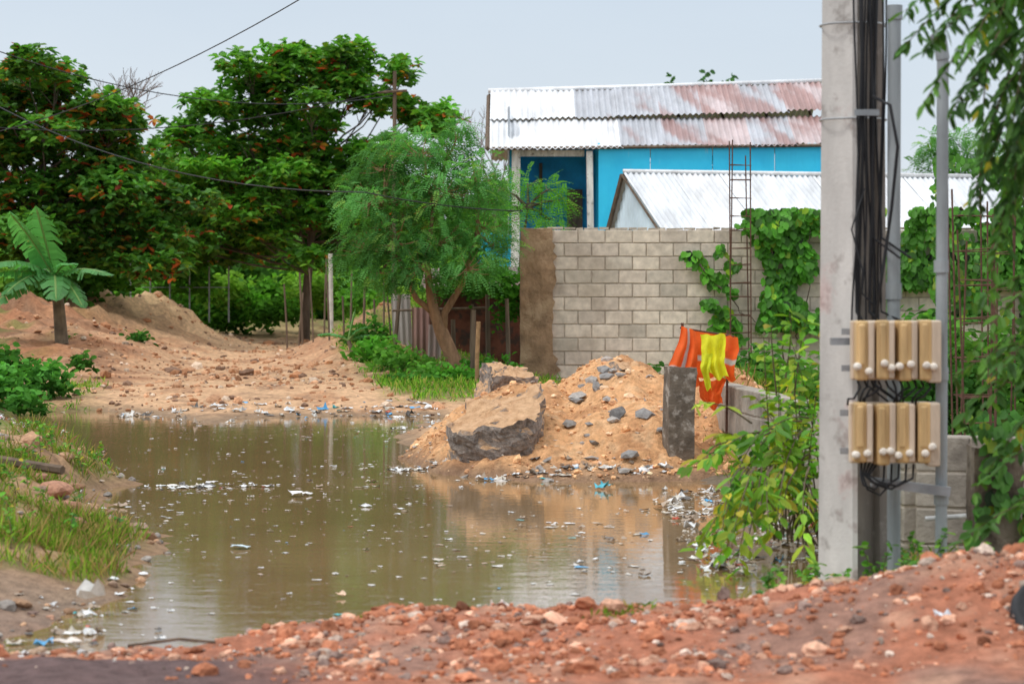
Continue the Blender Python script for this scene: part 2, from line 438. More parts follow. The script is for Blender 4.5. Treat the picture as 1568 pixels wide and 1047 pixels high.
def slab(name, loc, size, rot, seed, cuts=15):
    bm = bmesh.new(); bmesh.ops.create_cube(bm, size=1)
    bmesh.ops.subdivide_edges(bm, edges=bm.edges[:], cuts=cuts, use_grid_fill=True)
    for v in bm.verts:
        c = v.co.copy()
        r = 1 - .3 * max(0, abs(c.x) + abs(c.y) - .7)
        c.x *= r * (1 - .18 * (c.y + .5)); c.y *= r
        c.x += .10 * c.z
        q = Vector((c.x * size[0], c.y * size[1], c.z * size[2]))
        q += mn.noise_vector(q * 3.5 + Vector((seed, 0, 0))) * .09 + mn.noise_vector(q * 11 + Vector((seed, 3, 0))) * .035 + mn.noise_vector(q * 28 + Vector((seed, 3, 0))) * .018
        v.co = q
    me = bpy.data.meshes.new(name); bm.to_mesh(me); bm.free(); me.materials.append(SM)
    o = link(bpy.data.objects.new(name, me)); o.location = loc; o.rotation_euler = rot
    return o
slab('broken_concrete_slab', (-.08, 19.8, .29), (.70, 1.0, .44), (math.radians(15), math.radians(-5), math.radians(-16)), 2)
slab('broken_concrete_slab.001', (-.08, 22.0, .60), (.5, .5, .26), (math.radians(8), math.radians(5), .3), 9)
slab('broken_concrete_slab.002', (.62, 18.95, .06), (.14, .12, .12), (.1, .3, .8), 19, 6)
slab('broken_concrete_slab.003', (.95, 21.2, .74), (.24, .2, .12), (.3, .2, .4), 23, 6)

# ------------------------------------------------------------ block wall
conc_attr = simple('concrete_block_material', attr=True, rough=.95, var=.2, scale=9, bump=.5, bscale=70, bdist=.01, spec=.1,
                   spots=[(1.3, .54, .74, (.26, .20, .15), .5)])
mortar = simple('mortar_material', (.50, .43, .35), rough=.95, var=.25, scale=12, bump=.6, bscale=50)
WY = 35.0
wall = empty('concrete_block_wall')
b = B()
bw, bh = .395, .196
for r in range(12):
    z = -.06 + r * bh + bh / 2
    off = 0 if r % 2 else bw / 2
    xx = .56 - off
    while xx < 8.6:
        x0 = max(xx, .56); x1 = xx + bw
        if x1 - x0 > .08:
            g = random.uniform(.87, 1.1)
            cc = random.choice([(.62, .53, .44), (.66, .57, .47), (.59, .52, .43), (.68, .59, .48)])
            b.box(((x0 + x1) / 2, WY + .075 + random.uniform(-.004, .004), z), (x1 - x0 - .016, .15, bh - .016), rot=(0, random.uniform(-.006, .006), 0), col=tuple(c * g for c in cc), jit=.003)
        xx += bw
b.build('blocks', conc_attr, wall, bevel=.006, seg=1)
b = B(); b.box((4.6, WY + .08, 1.1), (8.05, .125, 2.36)); b.build('mortar_core', mortar, wall)
def rough_box(name, size, loc, mat, parent=None, rot=(0, 0, 0), amp=.02, cuts=14, fr=5, ragged=0):
    bm = bmesh.new(); bmesh.ops.create_cube(bm, size=1)
    bmesh.ops.scale(bm, vec=size, verts=bm.verts)
    bmesh.ops.subdivide_edges(bm, edges=bm.edges[:], cuts=int(max(4, min(30, cuts))), use_grid_fill=True)
    for v in bm.verts:
        q = v.co.copy()
        v.co = q + mn.noise_vector((q + Vector(loc)) * fr) * amp + mn.noise_vector((q + Vector(loc)) * fr * 4) * amp * .4
        if ragged and q.x > size[0] * .49:
            v.co.x += ragged * mn.noise(Vector((0, 0, q.z * 3.1 + 7))) + ragged * .5 * mn.noise(Vector((0, 4, q.z * 11)))
    me = bpy.data.meshes.new(name); bm.to_mesh(me); bm.free(); me.materials.append(mat)
    o = link(bpy.data.objects.new(name, me), parent); o.location = loc; o.rotation_euler = rot
    return o
colmat = simple('rough_concrete_column_material', (.33, .21, .125), rough=.95, var=.35, scale=5, bump=.6, bscale=30, bdist=.03,
                spots=[(2.5, .5, .65, (.46, .34, .22), .6)])
rough_box('column', (.48, .30, 2.38), (.36, WY + .06, 1.12), colmat, wall, amp=.015, cuts=28, ragged=.24)
b = B()
xx = .5
while xx < 8.5:
    l = random.uniform(.1, .3); b.box((xx + l / 2, WY + .075, 2.30 + random.uniform(-.004, .012)), (l * .9, .12, .03), jit=.006); xx += l
b.build('mortar_cap', mortar, wall)

# ------------------------------------------------------------ rebar
rust = simple('rusty_steel_material', (.12, .06, .04), rough=.8, var=.4, scale=30, bump=.3)
def cage(name, x0, x1, y0, d, z0, z1, n=4, r=.009, lean=0):
    b = B()
    for k, (cx_, cy_) in enumerate([(x0, y0), (x1, y0), (x0, y0 + d), (x1, y0 + d)]):
        zt = z1 + random.uniform(-.25, .15); w = random.uniform(-.03, .03)
        b.tube([(cx_, cy_, z0), (cx_ + w, cy_, (z0 + zt) / 2), (cx_ + w * 2 + lean, cy_, zt)], r, 5)
    z = z0 + .1
    while z < z1 - .1:
        zz = z + random.uniform(-.03, .03); t = (z - z0) / (z1 - z0) * lean
        b.tube([(x0 + t, y0, zz), (x1 + t, y0, zz + random.uniform(-.02, .03)), (x1 + t, y0 + d, zz), (x0 + t, y0 + d, zz), (x0 + t, y0, zz)], r * .6, 4)
        z += .24
    b.build(name, rust)
cage('rebar_cage', 3.13, 3.42, 34.55, .25, 0, 3.45, r=.010)
cage('rebar_cage.001', 4.75, 5.0, 34.55, .25, 0, 3.2, r=.010)
cage('rebar_cage.002', 3.05, 3.3, 16.5, .2, .2, 2.1, r=.007)
cage('rebar_cage.003', 3.55, 3.75, 18, .2, .2, 2.3, r=.007)
cage('rebar_cage.004', 2.72, 2.9, 14.5, .18, .5, 1.9, r=.006)

# ------------------------------------------------------------ low wall on the right
lowmat = simple('weathered_concrete_material', (.36, .32, .27), rough=.92, var=.35, scale=4, bump=.5, bscale=25, bdist=.02,
                spots=[(2.2, .5, .68, (.10, .08, .065), .7), (7, .58, .7, (.45, .42, .38), .5)])
low = empty('low_concrete_wall')
path = [(1.78, 20.3), (2.12, 17.0), (2.24, 13.4), (3.4, 13.1)]
for i in range(3):
    a, c = Vector(path[i]), Vector(path[i + 1]); d = c - a; L = d.length
    nb = max(1, int(L / .42)); bb = B()
    for r in range(4):
        for k in range(nb + 1):
            t0 = max(0, (k - (.5 if r % 2 else 0)) / nb); t1 = min(1, (k + 1 - (.5 if r % 2 else 0)) / nb)
            if t1 - t0 < .02: continue
            m = a + d * ((t0 + t1) / 2)
            bb.box((m.x, m.y, .0 + r * .2), ((t1 - t0) * L - .012, .15, .19), rot=(0, 0, math.atan2(d.y, d.x)), jit=.004)
    bb.build('blocks_%d' % i, lowmat, low, bevel=.008, seg=1)
    cb = B(); m = (a + c) / 2; cb.box((m.x, m.y, .3), (L - .02, .128, .78), rot=(0, 0, math.atan2(d.y, d.x))); cb.build('core_%d' % i, mortar, low)
darkmat = simple('mossy_concrete_material', (.13, .10, .075), rough=.95, var=.5, scale=7, bump=.6, bscale=30, spots=[(5, .48, .6, (.30, .25, .19), .7)])
rough_box('concrete_pillar', (.24, .25, .95), (2.5, 12.55, .22), darkmat, None, amp=.02, cuts=16)
postmat = simple('concrete_post_material', (.16, .13, .10), rough=.95, var=.4, scale=9, bump=.6, bscale=40, spots=[(12, .52, .64, (.42, .38, .33), .8)])
rough_box('concrete_fence_post', (.215, .18, 1.05), (1.33, 19.3, .34), postmat, None, rot=(0, .02, .2), amp=.012, cuts=14)

# ------------------------------------------------------------ corrugated roofs & house
def corr_mat(name):
    m, nt, out = new_mat(name)
    p = nt.nodes.new('ShaderNodeBsdfPrincipled'); p.inputs['Roughness'].default_value = .5; p.inputs['Metallic'].default_value = .1
    a = N(nt, 'ShaderNodeAttribute', attribute_name='Col')
    n1_ = noise_tex(nt, 2.5, 5, .65, sc=(1.6, .35, .35))
    c = mixc(nt, 1.0, a.outputs['Color'], ramp(nt, n1_, [(.3, (.72, .71, .70)), (.7, (1.15, 1.15, 1.15))]), 'MULTIPLY')
    nt.links.new(c, p.inputs['Base Color']); nt.links.new(p.outputs[0], out.inputs['Surface'])
    return m
CM = corr_mat('corrugated_metal_material')
def corr_sheet(acc, org, u, w, width, length, colr, lam=.11, amp=.02, rustf=-.45, rc=(.36, .20, .18), nv=10):
    u = Vector(u).normalized(); w = Vector(w).normalized(); nn = u.cross(w).normalized()
    if nn.z < 0: nn = -nn
    nu = int(width / lam * 6)
    vs = []
    for j in range(nv + 1):
        for i in range(nu + 1):
            s_ = width * i / nu
            vs.append(Vector(org) + u * s_ + w * (length * j / nv) + nn * (amp * math.sin(2 * math.pi * s_ / lam) + .01 * mn.noise(Vector((s_ * 2, j * .4, org[0])))))
    A_ = np.array([tuple(v) for v in vs]); s1 = A_[:, 0] * 3.3 + A_[:, 1] * 1.1; s2 = A_[:, 2] * 1.1 + A_[:, 1] * .4
    f = ss(fbm(s1, s2, 1.0, 4, 7) * 1.6 + rustf + .5 * fbm(A_[:, 0] * .9, A_[:, 2], 1, 2, 9), -.12, .35)[:, None] * .85
    C_ = np.array(colr) * (1 - f) + np.array(rc) * f
    ph = (np.tile(np.arange(nu + 1), nv + 1) * width / nu) / lam * 2 * np.pi
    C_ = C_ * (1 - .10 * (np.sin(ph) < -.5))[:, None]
    fs = [(j * (nu + 1) + i, j * (nu + 1) + i + 1, (j + 1) * (nu + 1) + i + 1, (j + 1) * (nu + 1) + i) for j in range(nv) for i in range(nu)]
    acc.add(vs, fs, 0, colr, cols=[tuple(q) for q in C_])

white = (.84, .86, .88); zinc = (.48, .50, .54); pink = (.58, .48, .48)
house = empty('blue_house')
b = B()
HX0, HX1 = -.42, 6.05
top = Vector((0, 47.6, 5.27)); eave = Vector((0, 44.6, 4.04))
sl = (eave - top); SL = sl.length; dn = sl.normalized()
cols_u = [(white, -.6), (white, -.5), (zinc, -.35), (zinc, -.3), (zinc, -.05), (pink, .1), (zinc, .1), (pink, .25)]
cols_l = [(white, -.6), (white, -.6), (white, -.4), (zinc, -.3), (zinc, -.1), (pink, -.02), (zinc, .02), (pink, .1)]
W_ = .82
for i in range(8):
    x0 = HX0 + i * W_ * .985
    rise = .022 * i
    corr_sheet(b, (x0, top.y + .0, top.z + rise + random.uniform(-.015, .02)), (1, 0, .027), dn, min(W_ + .04, HX1 - x0 + .05), SL * .53 + random.uniform(-.03, .05), cols_u[i][0], rustf=cols_u[i][1])
    st = top + dn * (SL * .50)
    corr_sheet(b, (x0, st.y, st.z - .05 + rise * .5 + random.uniform(-.01, .01)), (1, 0, .014), dn, min(W_ + .04, HX1 - x0 + .05), SL * .50 + random.uniform(-.04, .06), cols_l[i][0], rustf=cols_l[i][1])
b.build('roof', CM, house, smooth=True)
b = B()
b.tube([(HX0 - .05, 47.62, 5.29), (2.5, 47.62, 5.37), (HX1 + .1, 47.62, 5.49)], .045, 8, col=white)
corr_sheet(b, (HX0, 47.65, 5.28), (1, 0, .027), (0, 1, -.45), 6.5, 3, (.5, .5, .52))
b.build('ridge_cap', CM, house, smooth=True)
def blue_mat():
    m, nt, out = new_mat('blue_painted_wall_material')
    p = nt.nodes.new('ShaderNodeBsdfPrincipled'); p.inputs['Roughness'].default_value = .45
    c = ramp(nt, noise_tex(nt, 1.2, 6, .6), [(.3, (.015, .52, .84)), (.7, (.035, .64, .93))])
    f = ramp(nt, noise_tex(nt, 7, 5, .7, sc=(1, 1, .2)), [(.63, (0, 0, 0)), (.72, (.5, .5, .5))])
    c = mixc(nt, f, c, (.35, .60, .72))
    nt.links.new(c, p.inputs['Base Color'])
    b_ = nt.nodes.new('ShaderNodeBump'); b_.inputs['Strength'].default_value = .6; b_.inputs['Distance'].default_value = .08
    nt.links.new(noise_tex(nt, 2.2, 3, .5, sc=(1, 1, .35)), b_.inputs['Height']); nt.links.new(b_.outputs['Normal'], p.inputs['Normal'])
    nt.links.new(p.outputs[0], out.inputs['Surface']); return m
BM_ = blue_mat()
dblue = simple('dark_blue_wall_material', (.015, .28, .55), rough=.6, var=.3, scale=3, bump=.2)
wood_w = simple('whitewashed_wood_material', (.70, .68, .62), rough=.8, var=.3, scale=12, sc=(1, 1, .2), spots=[(14, .58, .68, (.12, .09, .07), .7)])
wood_b = simple('weathered_wood_material', (.14, .10, .07), rough=.9, var=.4, scale=14, sc=(1, 1, .15))
b = B()
segs = [(1.60, 2.55), (2.565, 3.7), (3.715, 4.85), (4.865, 5.85)]
for i, (a0, a1) in enumerate(segs):
    b.box(((a0 + a1) / 2, 44.72 + random.uniform(-.01, .01), 2.17), (a1 - a0, .06, 3.72))
b.box((-.02, 46.4, 2.25), (.06, 2.4, 3.6))
b.box((5.88, 46.4, 2.25), (.06, 2.5, 3.7))
b.box((1.62, 45.6, 2.25), (.05, 1.6, 3.7))
b.build('walls', BM_, house)
b = B(); b.box((.8, 46.4, 2.25), (1.6, .06, 3.7)); b.build('porch_back_wall', dblue, house)
b = B()
b.box((.06, 44.9, 2.2), (.16, .13, 3.55), rot=(0, .01, 0)); b.box((1.46, 44.75, 2.15), (.12, .12, 3.6), rot=(0, -.015, 0))
b.box((.72, 44.95, 3.92), (1.25, .05, .12)); b.build('porch_posts', wood_w, house, bevel=.01)
b = B(); b.box((1.2, 46.3, 2.3), (.3, .05, 2.0)); b.box((.55, 46.32, 3.3), (.06, .05, 1.0))
b.tube([(-.45, 44.55, 3.98), (-.45, 47.7, 5.2)], .05, 4)
b.tube([(-.38, 44.62, 3.99), (6.0, 44.62, 4.05)], .03, 4)
for k in range(8): b.tube([(-.2 + k * .85, 44.8, 3.99), (-.2 + k * .85, 47.5, 5.16)], .03, 4)
b.build('rafters_and_door', wood_b, house)
b = B(); corr_sheet(b, (-.06, 45.1, 2.2), (0, 1, 0), (0, 0, 1), 2.5, 2.6, (.5, .55, .6)); b.build('side_sheet', CM, house)

shed = empty('corrugated_metal_shed')
ang = math.radians(17); ax = Vector((math.cos(ang), math.sin(ang), 0)); fw = Vector((math.sin(ang), -math.cos(ang), 0))
A0 = Vector((1.87, 40.6, 3.36)); slope = (fw * 2.1 + Vector((0, 0, -1.15))).normalized()
b = B(); q = 0
while q < 6.4:
    wd = .86
    corr_sheet(b, A0 + ax * q + Vector((0, 0, random.uniform(-.01, .012))), ax, slope, wd + .05, 2.35, random.choice([(.80, .82, .84), (.68, .71, .75), (.73, .76, .79)]), lam=.1, rustf=-.5)
    q += wd
corr_sheet(b, A0, ax, (-fw * .8 + Vector((0, 0, -1.0))), 6.6, 1.25, (.6, .62, .65))
b.tube([A0 + Vector((0, 0, .03)), A0 + ax * 6.65 + Vector((0, 0, .03))], .035, 8, col=(.8, .8, .8))
b.build('roof', CM, shed, smooth=True)
b = B()
n_ = 100
def zt(s_): return 3.30 - (s_ * .55 if s_ > 0 else -s_ * 1.25)
w0 = A0 + ax * .08; vs = []
for i in range(n_ + 1):
    s0 = -.7 + 2.6 * i / n_; off = -ax * (.014 * math.sin(s0 * 2 * math.pi / .13)); p0 = w0 + fw * s0 + off
    vs += [(p0.x, p0.y, 0), (p0.x, p0.y, zt(s0))]
b.add(vs, [(2 * i, 2 * i + 2, 2 * i + 3, 2 * i + 1) for i in range(n_)], 0, (.70, .84, .93))
p0 = A0 + ax * .12 + fw * 1.85; p1 = p0 + ax * 6.3
b.add([(p0.x, p0.y, 0), (p1.x, p1.y, 0), (p1.x, p1.y, 2.3), (p0.x, p0.y, 2.3)], [(0, 1, 2, 3)], 0, (.5, .55, .6))
b.build('walls', CM, shed)
b = B(); b.tube([A0 + Vector((-.02, 0, -.03)), A0 - fw * .85 + Vector((-.02, 0, -1.1))], .04, 4); b.tube([A0 + Vector((-.02, 0, -.04)), A0 + fw * 2.1 + Vector((-.02, 0, -1.19))], .02, 4)
b.build('barge_boards', wood_b, shed)

# ------------------------------------------------------------ rusty fence, shack and sticks
fence = empty('scrap_metal_fence')
b = B()
for i, (x0, y0, wd, hh, cc, rf) in enumerate([(-1.78, 36.8, .30, 1.25, (.42, .38, .35), -.1), (-1.5, 36.4, .25, 1.05, (.30, .18, .13), .1), (-1.27, 36.2, .2, .8, (.34, .32, .3), 0)]):
    corr_sheet(b, (x0, y0, .1), (1, random.uniform(-.4, .1), 0), (random.uniform(-.06, .06), 0, 1), wd, hh, cc, lam=.09, rustf=rf)
b.build('sheets', CM, fence, smooth=True)
b = B()
pl = [(-1.8, 36.5, 1.35, .035), (-.55, 33.4, 1.15, .04), (-.82, 34.4, 1.0, .04), (-.04, 34.2, 1.3, .035), (-.35, 36.2, 1.4, .04), (-.62, 36.5, 1.2, .03)]
pl += [(-4.3 + k * .23 + random.uniform(-.08, .08), 47 - k * .9 + random.uniform(-.3, .3), random.uniform(1.2, 2.0), random.uniform(.014, .024)) for k in range(12)]
for x0, y0, z1, r in pl:
    t = random.uniform(-.12, .12)
    b.tube([(x0, y0, -.1), (x0 + t * .4, y0, z1 * .5), (x0 + t, y0, z1)], [r, r * .95, r * .8], 7)
b.tube([(-1.8, 36.5, 1.1), (-.3, 36.3, 1.15)], .02, 5)
b.build('wooden_posts', wood_b, fence)
st = B(); st.tube([(-.47, 32.6, -.05), (-.47, 32.62, .5), (-.45, 32.6, 1.0)], .03, 7)
st.build('wooden_stake', simple('bare_wood_material', (.30, .18, .09), rough=.9, scale=12))
shk = empty('rusty_shack')
b = B(); b.box((-.45, 37.8, .75), (1.7, 1.2, 1.35), rot=(0, 0, .05)); b.build('walls', simple('rusty_brown_wall_material', (.15, .055, .035), rough=.9, var=.5, scale=4, spots=[(6, .5, .6, (.05, .04, .035), .8)]), shk)
b = B(); corr_sheet(b, (-1.4, 36.9, 1.45), (1, 0, .02), (0, 1, .15), 1.9, 2, (.25, .17, .14), rustf=.2); b.build('roof', CM, shk)
b = B(); b.tube([(-3.66, 49, .3), (-3.68, 49, 2.1)], .045, 8)
b.build('white_fence_post', simple('whitewash_material', (.6, .58, .52), var=.3, scale=5))
b = B(); b.box((-.28, 38.5, 2.05), (.5, .05, .5), rot=(.1, .1, .1)); b.build('blue_tarp', BM_)
b = B()
for k in range(7): b.tube([(-9.2 + k * .45, 55.5, .6), (-9.2 + k * .45, 55.5, 2.0)], .02, 5)
b.tube([(-9.2, 55.5, 2.0), (-6.5, 55.5, 2.0)], .018, 5); b.tube([(-9.2, 55.5, 1.4), (-6.5, 55.5, 1.4)], .010, 5)
b.build('wire_fence', simple('galvanised_wire_material', (.3, .32, .32)))

# ------------------------------------------------------------ utility pole with cables
pole_mat = simple('pole_concrete_material', (.55, .53, .50), rough=.85, var=.28, scale=3, bump=.35, bscale=40, bdist=.008, sc=(1, 1, .35),
                  spots=[(3.0, .56, .68, (.68, .38, .36), .5), (6, .54, .66, (.22, .19, .17), .65)])
pole_side = simple('pole_shaded_stained_concrete_material', (.25, .22, .19), rough=.9, var=.3, scale=3, bump=.4, bscale=40, bdist=.008, sc=(1, 1, .25),
                  spots=[(4.0, .5, .66, (.13, .11, .09), .6), (9, .58, .68, (.4, .37, .33), .5)])  # dark base paints in the shade of the front-right faces; spots are stains
pole = empty('utility_pole')
b = B()
vs = []; pr = [(-.2, .172), (.6, .166), (2, .157), (3.5, .147), (7, .125)]
base = [(-1, -.86), (-.86, -1), (-.42, -1), (-.36, -.72), (.36, -.72), (.42, -1), (.86, -1), (1, -.86), (1, .86), (.86, 1), (-.86, 1), (-1, .86)]
th = math.radians(40)
for z, r in pr:
    q = r * .77
    for (u_, v_) in base:
        vs.append((1.70 + q * (u_ * math.cos(th) - v_ * math.sin(th)), 12.05 + q * (u_ * math.sin(th) + v_ * math.cos(th)), z))
nb_ = len(base); fs = []; ms = []
for i in range(len(pr) - 1):
    for k in range(nb_):
        k2 = (k + 1) % nb_
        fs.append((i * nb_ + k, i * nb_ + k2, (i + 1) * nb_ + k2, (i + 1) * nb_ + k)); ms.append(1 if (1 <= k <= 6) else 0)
b.add(vs, fs, mats=ms)
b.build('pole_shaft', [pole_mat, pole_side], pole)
cable = simple('black_cable_material', (.018, .018, .02), rough=.5, var=.2, bump=0)
steel = simple('galvanised_steel_material', (.36, .38, .40), rough=.45, var=.25, scale=9, metal=.5, bump=.1)
b = B()
for k in range(12):
    xx = 1.675 + .0135 * k + random.uniform(-.006, .006); yy = 11.80 + .006 * k; zend = random.choice([1.35, 1.2, 1.45, 1.7, .98, 1.3])
    pts = [(xx * .5 + 1.72 * .5, yy, 3.4)]
    z = 3.2; ph = random.uniform(0, 6)
    while z > zend:
        am = .006 + .022 * max(0, (2.2 - z)) * (k % 3 == 0)
        pts.append((xx + am * math.sin(z * 4 + ph) + .014 * math.sin(z * 1.3 + ph), yy - abs(am) * .6, z)); z -= .09
    pts.append((1.7 + .026 * k, 11.72, zend - .04))
    b.tube(pts, random.choice([.006, .008, .0045, .005]), 6)
for k in range(11):
    x0 = 1.66 + .034 * k; x1 = x0 + random.uniform(-.1, .1); zt_, zb_ = 1.07, .975
    sag = random.uniform(-.01, .05)
    b.tube([(x0, 11.62, zt_), (x0 + .01, 11.6, zt_ - .03), ((x0 + x1) / 2, 11.57, (zt_ + zb_) / 2 - sag), (x1, 11.6, zb_ + .01), (x1, 11.62, zb_ - .02)], .0055, 6)
for k in range(5):
    x0 = 1.68 + .02 * k; x1 = 1.78 + .035 * k; d_ = random.uniform(.07, .17)
    b.tube([(x0, 11.62, .68), (x0 - .01 - .01 * k, 11.58, .62), (x0 + .0, 11.56, .66 - d_ * .8), ((x0 + x1) / 2, 11.55, .66 - d_), (x1, 11.58, .66 - d_ * .6), (x1 + .01, 11.62, .67)], .0055, 6)
b.tube([(1.76, 11.8, 2.45), (1.83, 11.7, 2.4), (1.87, 11.72, 2.2), (1.84, 11.72, 1.9), (1.80, 11.74, 1.6), (1.76, 11.7, 1.36)], .008, 6)
b.tube([(1.72, 11.8, 2.0), (1.65, 11.75, 1.8), (1.70, 11.72, 1.6), (1.68, 11.7, 1.37)], .004, 6)
b.build('cables', cable, pole, smooth=True)
b = B()
for z in (2.82, 2.35): b.tube([(1.70 + .165 * math.cos(t), 12.05 + .165 * math.sin(t), z) for t in np.linspace(0, 2 * math.pi, 24)], .005, 4)
b.box((1.73, 11.79, 2.37), (.12, .02, .03)); b.box((1.60, 11.80, 1.255), (.09, .06, .035))
b.build('steel_bands', steel, pole)
pipe = simple('grey_conduit_material', (.30, .33, .34), rough=.5, var=.25, scale=6, bump=.1, sc=(1, 1, .3))
b = B(); b.tube([(1.872, 11.85, -.1), (1.870, 11.85, 1.5), (1.876, 11.86, 2.85)], .033, 14); b.tube([(1.876, 11.86, 2.83), (1.876, 11.86, 2.9)], .04, 14)
b.tube([(1.87, 11.85, 1.46), (1.87, 11.85, 1.54)], .040, 14)
b.build('conduit_pipe', pipe, smooth=False)
b = B(); b.tube([(2.075, 11.7, -.1), (2.08, 11.7, 1.4), (2.085, 11.7, 2.62)], .029, 14)
b.tube([(2.085, 11.7, 2.62), (2.075, 11.7, 2.70), (2.03, 11.7, 2.74)], .034, 12)
for z in (.5, 1.1, 1.62): b.tube([(2.077, 11.7, z - .03), (2.077, 11.7, z + .03)], .036, 14)
b.build('conduit_pipe.001', pipe)
b = B(); b.box((1.92, 11.64, .56), (.38, .03, .045), rot=(0, .13, 0)); b.box((1.92, 11.665, .545), (.38, .05, .008), rot=(0, .13, 0)); b.build('steel_bracket', steel)
b = B(); b.tube([(1.86, 11.3, .2), (2.15, 11.5, .22)], .02, 10); b.build('pvc_pipe', simple('white_pvc_material', (.6, .6, .58), rough=.5))
b = B(); b.tube([(2.12, 12.4, .33), (2.32, 12.35, .35)], .013, 8); b.build('pvc_pipe.001', bpy.data.materials['white_pvc_material'])

tan = simple('tan_plastic_material', (.58, .39, .18), rough=.38, var=.4, scale=7, bump=.05, sc=(1.5, 1, .2), spec=.5)
grey_pl = simple('aged_grey_plastic_material', (.62, .50, .38), rough=.5, var=.22, scale=8, bump=.05, sc=(1, 1, .3))
white_pl = simple('white_plastic_material', (.76, .70, .62), rough=.4, var=.15, scale=20, bump=0)
def meters(name, x0, x1, z0, z1, y0, seed):
    random.seed(seed)
    e = empty(name); n = 4; w = (x1 - x0) / n
    b = B(); g = B(); kn = B()
    g.box(((x0 + x1) / 2, y0 + .06, (z0 + z1) / 2), (x1 - x0 + .005, .06, (z1 - z0) * .96))
    g.box((x1 - .014, y0, (z0 + z1) / 2 - .004), (.06, .115, (z1 - z0)))
    for k in range(n):
        xc = x0 + w * (k + .40); rz = random.uniform(-.08, .18); zo = random.uniform(-.006, .006)
        hh = (z1 - z0) * random.uniform(.94, .99)
        b.box((xc, y0 + random.uniform(-.008, .008), (z0 + z1) / 2 + zo), (w * .62, .11, hh), rot=(0, 0, rz), mat=0)
        b.box((xc - w * .04, y0 - .055, (z0 + z1) / 2 + hh * .1 + zo), (w * .34, .03, hh * .70), rot=(0, 0, rz), mat=0)
        g.box((xc + w * .42, y0 - .004, (z0 + z1) / 2 + .004), (w * .30, .11, hh * .97), rot=(0, 0, rz))
        for s_ in ((-.26, .28) if k % 2 == 0 else (0.02, .36)):
            kx = xc + w * s_; kz = z0 + (z1 - z0) * random.uniform(.16, .3)
            kn.tube([(kx, y0 - .04, kz), (kx, y0 - .075, kz), (kx, y0 - .088, kz)], [.019, .019, .012], 14)
            kn.tube([(kx, y0 - .088, kz), (kx, y0 - .096, kz)], [.008, .007], 10)
    b.build('covers', tan, e, bevel=.012, seg=3); g.build('housings', grey_pl, e, bevel=.008, seg=2); kn.build('bushings', white_pl, e)
    r = B(); r.box(((x0 + x1) / 2 + .01, y0 + .105, z0 + .06), (x1 - x0 + .1, .02, .03)); r.box(((x0 + x1) / 2 + .01, y0 + .105, z1 - .06), (x1 - x0 + .1, .02, .03)); r.build('mounting_rails', steel, e)
    return e
meters('electric_meter_box', 1.635, 2.035, 1.068, 1.365, 11.60, 3)
meters('electric_meter_box.001', 1.628, 2.03, .668, .972, 11.60, 8)
random.seed(5)

# ------------------------------------------------------------ overhead wires
def wire(name, pts, r, n=16):
    b = B(); P_ = []
    for i in range(len(pts) - 1):
        a, c = Vector(pts[i][:3]), Vector(pts[i + 1][:3]); sag = pts[i][3]
        for k in range(n):
            t = k / n; p = a.lerp(c, t); p.z -= sag * 4 * t * (1 - t); P_.append(p)
    P_.append(Vector(pts[-1][:3])); b.tube(P_, r, 5); b.build(name, cable)
wire('overhead_wire', [(-2.2, 30, 5.3, .25), (-8.8, 40, 3.95)], .008)
wire('overhead_wire.001', [(-2.2, 45, 5.13, .7), (-13, 44, 4.9)], .010)
wire('overhead_wire.002', [(-8.2, 38, 5.2, .45), (-2.2, 45, 5.0)], .009)
wire('overhead_wire.003', [(-9.5, 42, 4.9, .45), (-2.0, 32.8, 2.75, .05), (.15, 33, 2.5)], .009)
wp = B(); wp.tube([(-2.2, 45, 0), (-2.18, 45, 5.45)], [.05, .035], 7); wp.tube([(-2.5, 45, 5.05), (-1.95, 44.9, 5.08)], .025, 5); wp.build('wooden_utility_pole', wood_b)

# ------------------------------------------------------------ safety vest + yellow cloth
def cloth_mat(name):
    m, nt, out = new_mat(name)
    a = N(nt, 'ShaderNodeAttribute', attribute_name='Col')
    p = nt.nodes.new('ShaderNodeBsdfPrincipled'); p.inputs['Roughness'].default_value = .75
    c = mixc(nt, 1.0, a.outputs['Color'], ramp(nt, noise_tex(nt, 15), [(.3, (.85, .85, .85)), (.7, (1.1, 1.1, 1.1))]), 'MULTIPLY')
    nt.links.new(c, p.inputs['Base Color'])
    t = nt.nodes.new('ShaderNodeBsdfTranslucent'); nt.links.new(c, t.inputs['Color'])
    mx = nt.nodes.new('ShaderNodeMixShader'); mx.inputs[0].default_value = .25
    nt.links.new(p.outputs[0], mx.inputs[1]); nt.links.new(t.outputs[0], mx.inputs[2]); nt.links.new(mx.outputs[0], out.inputs['Surface'])
    return m
CL = cloth_mat('fabric_material')
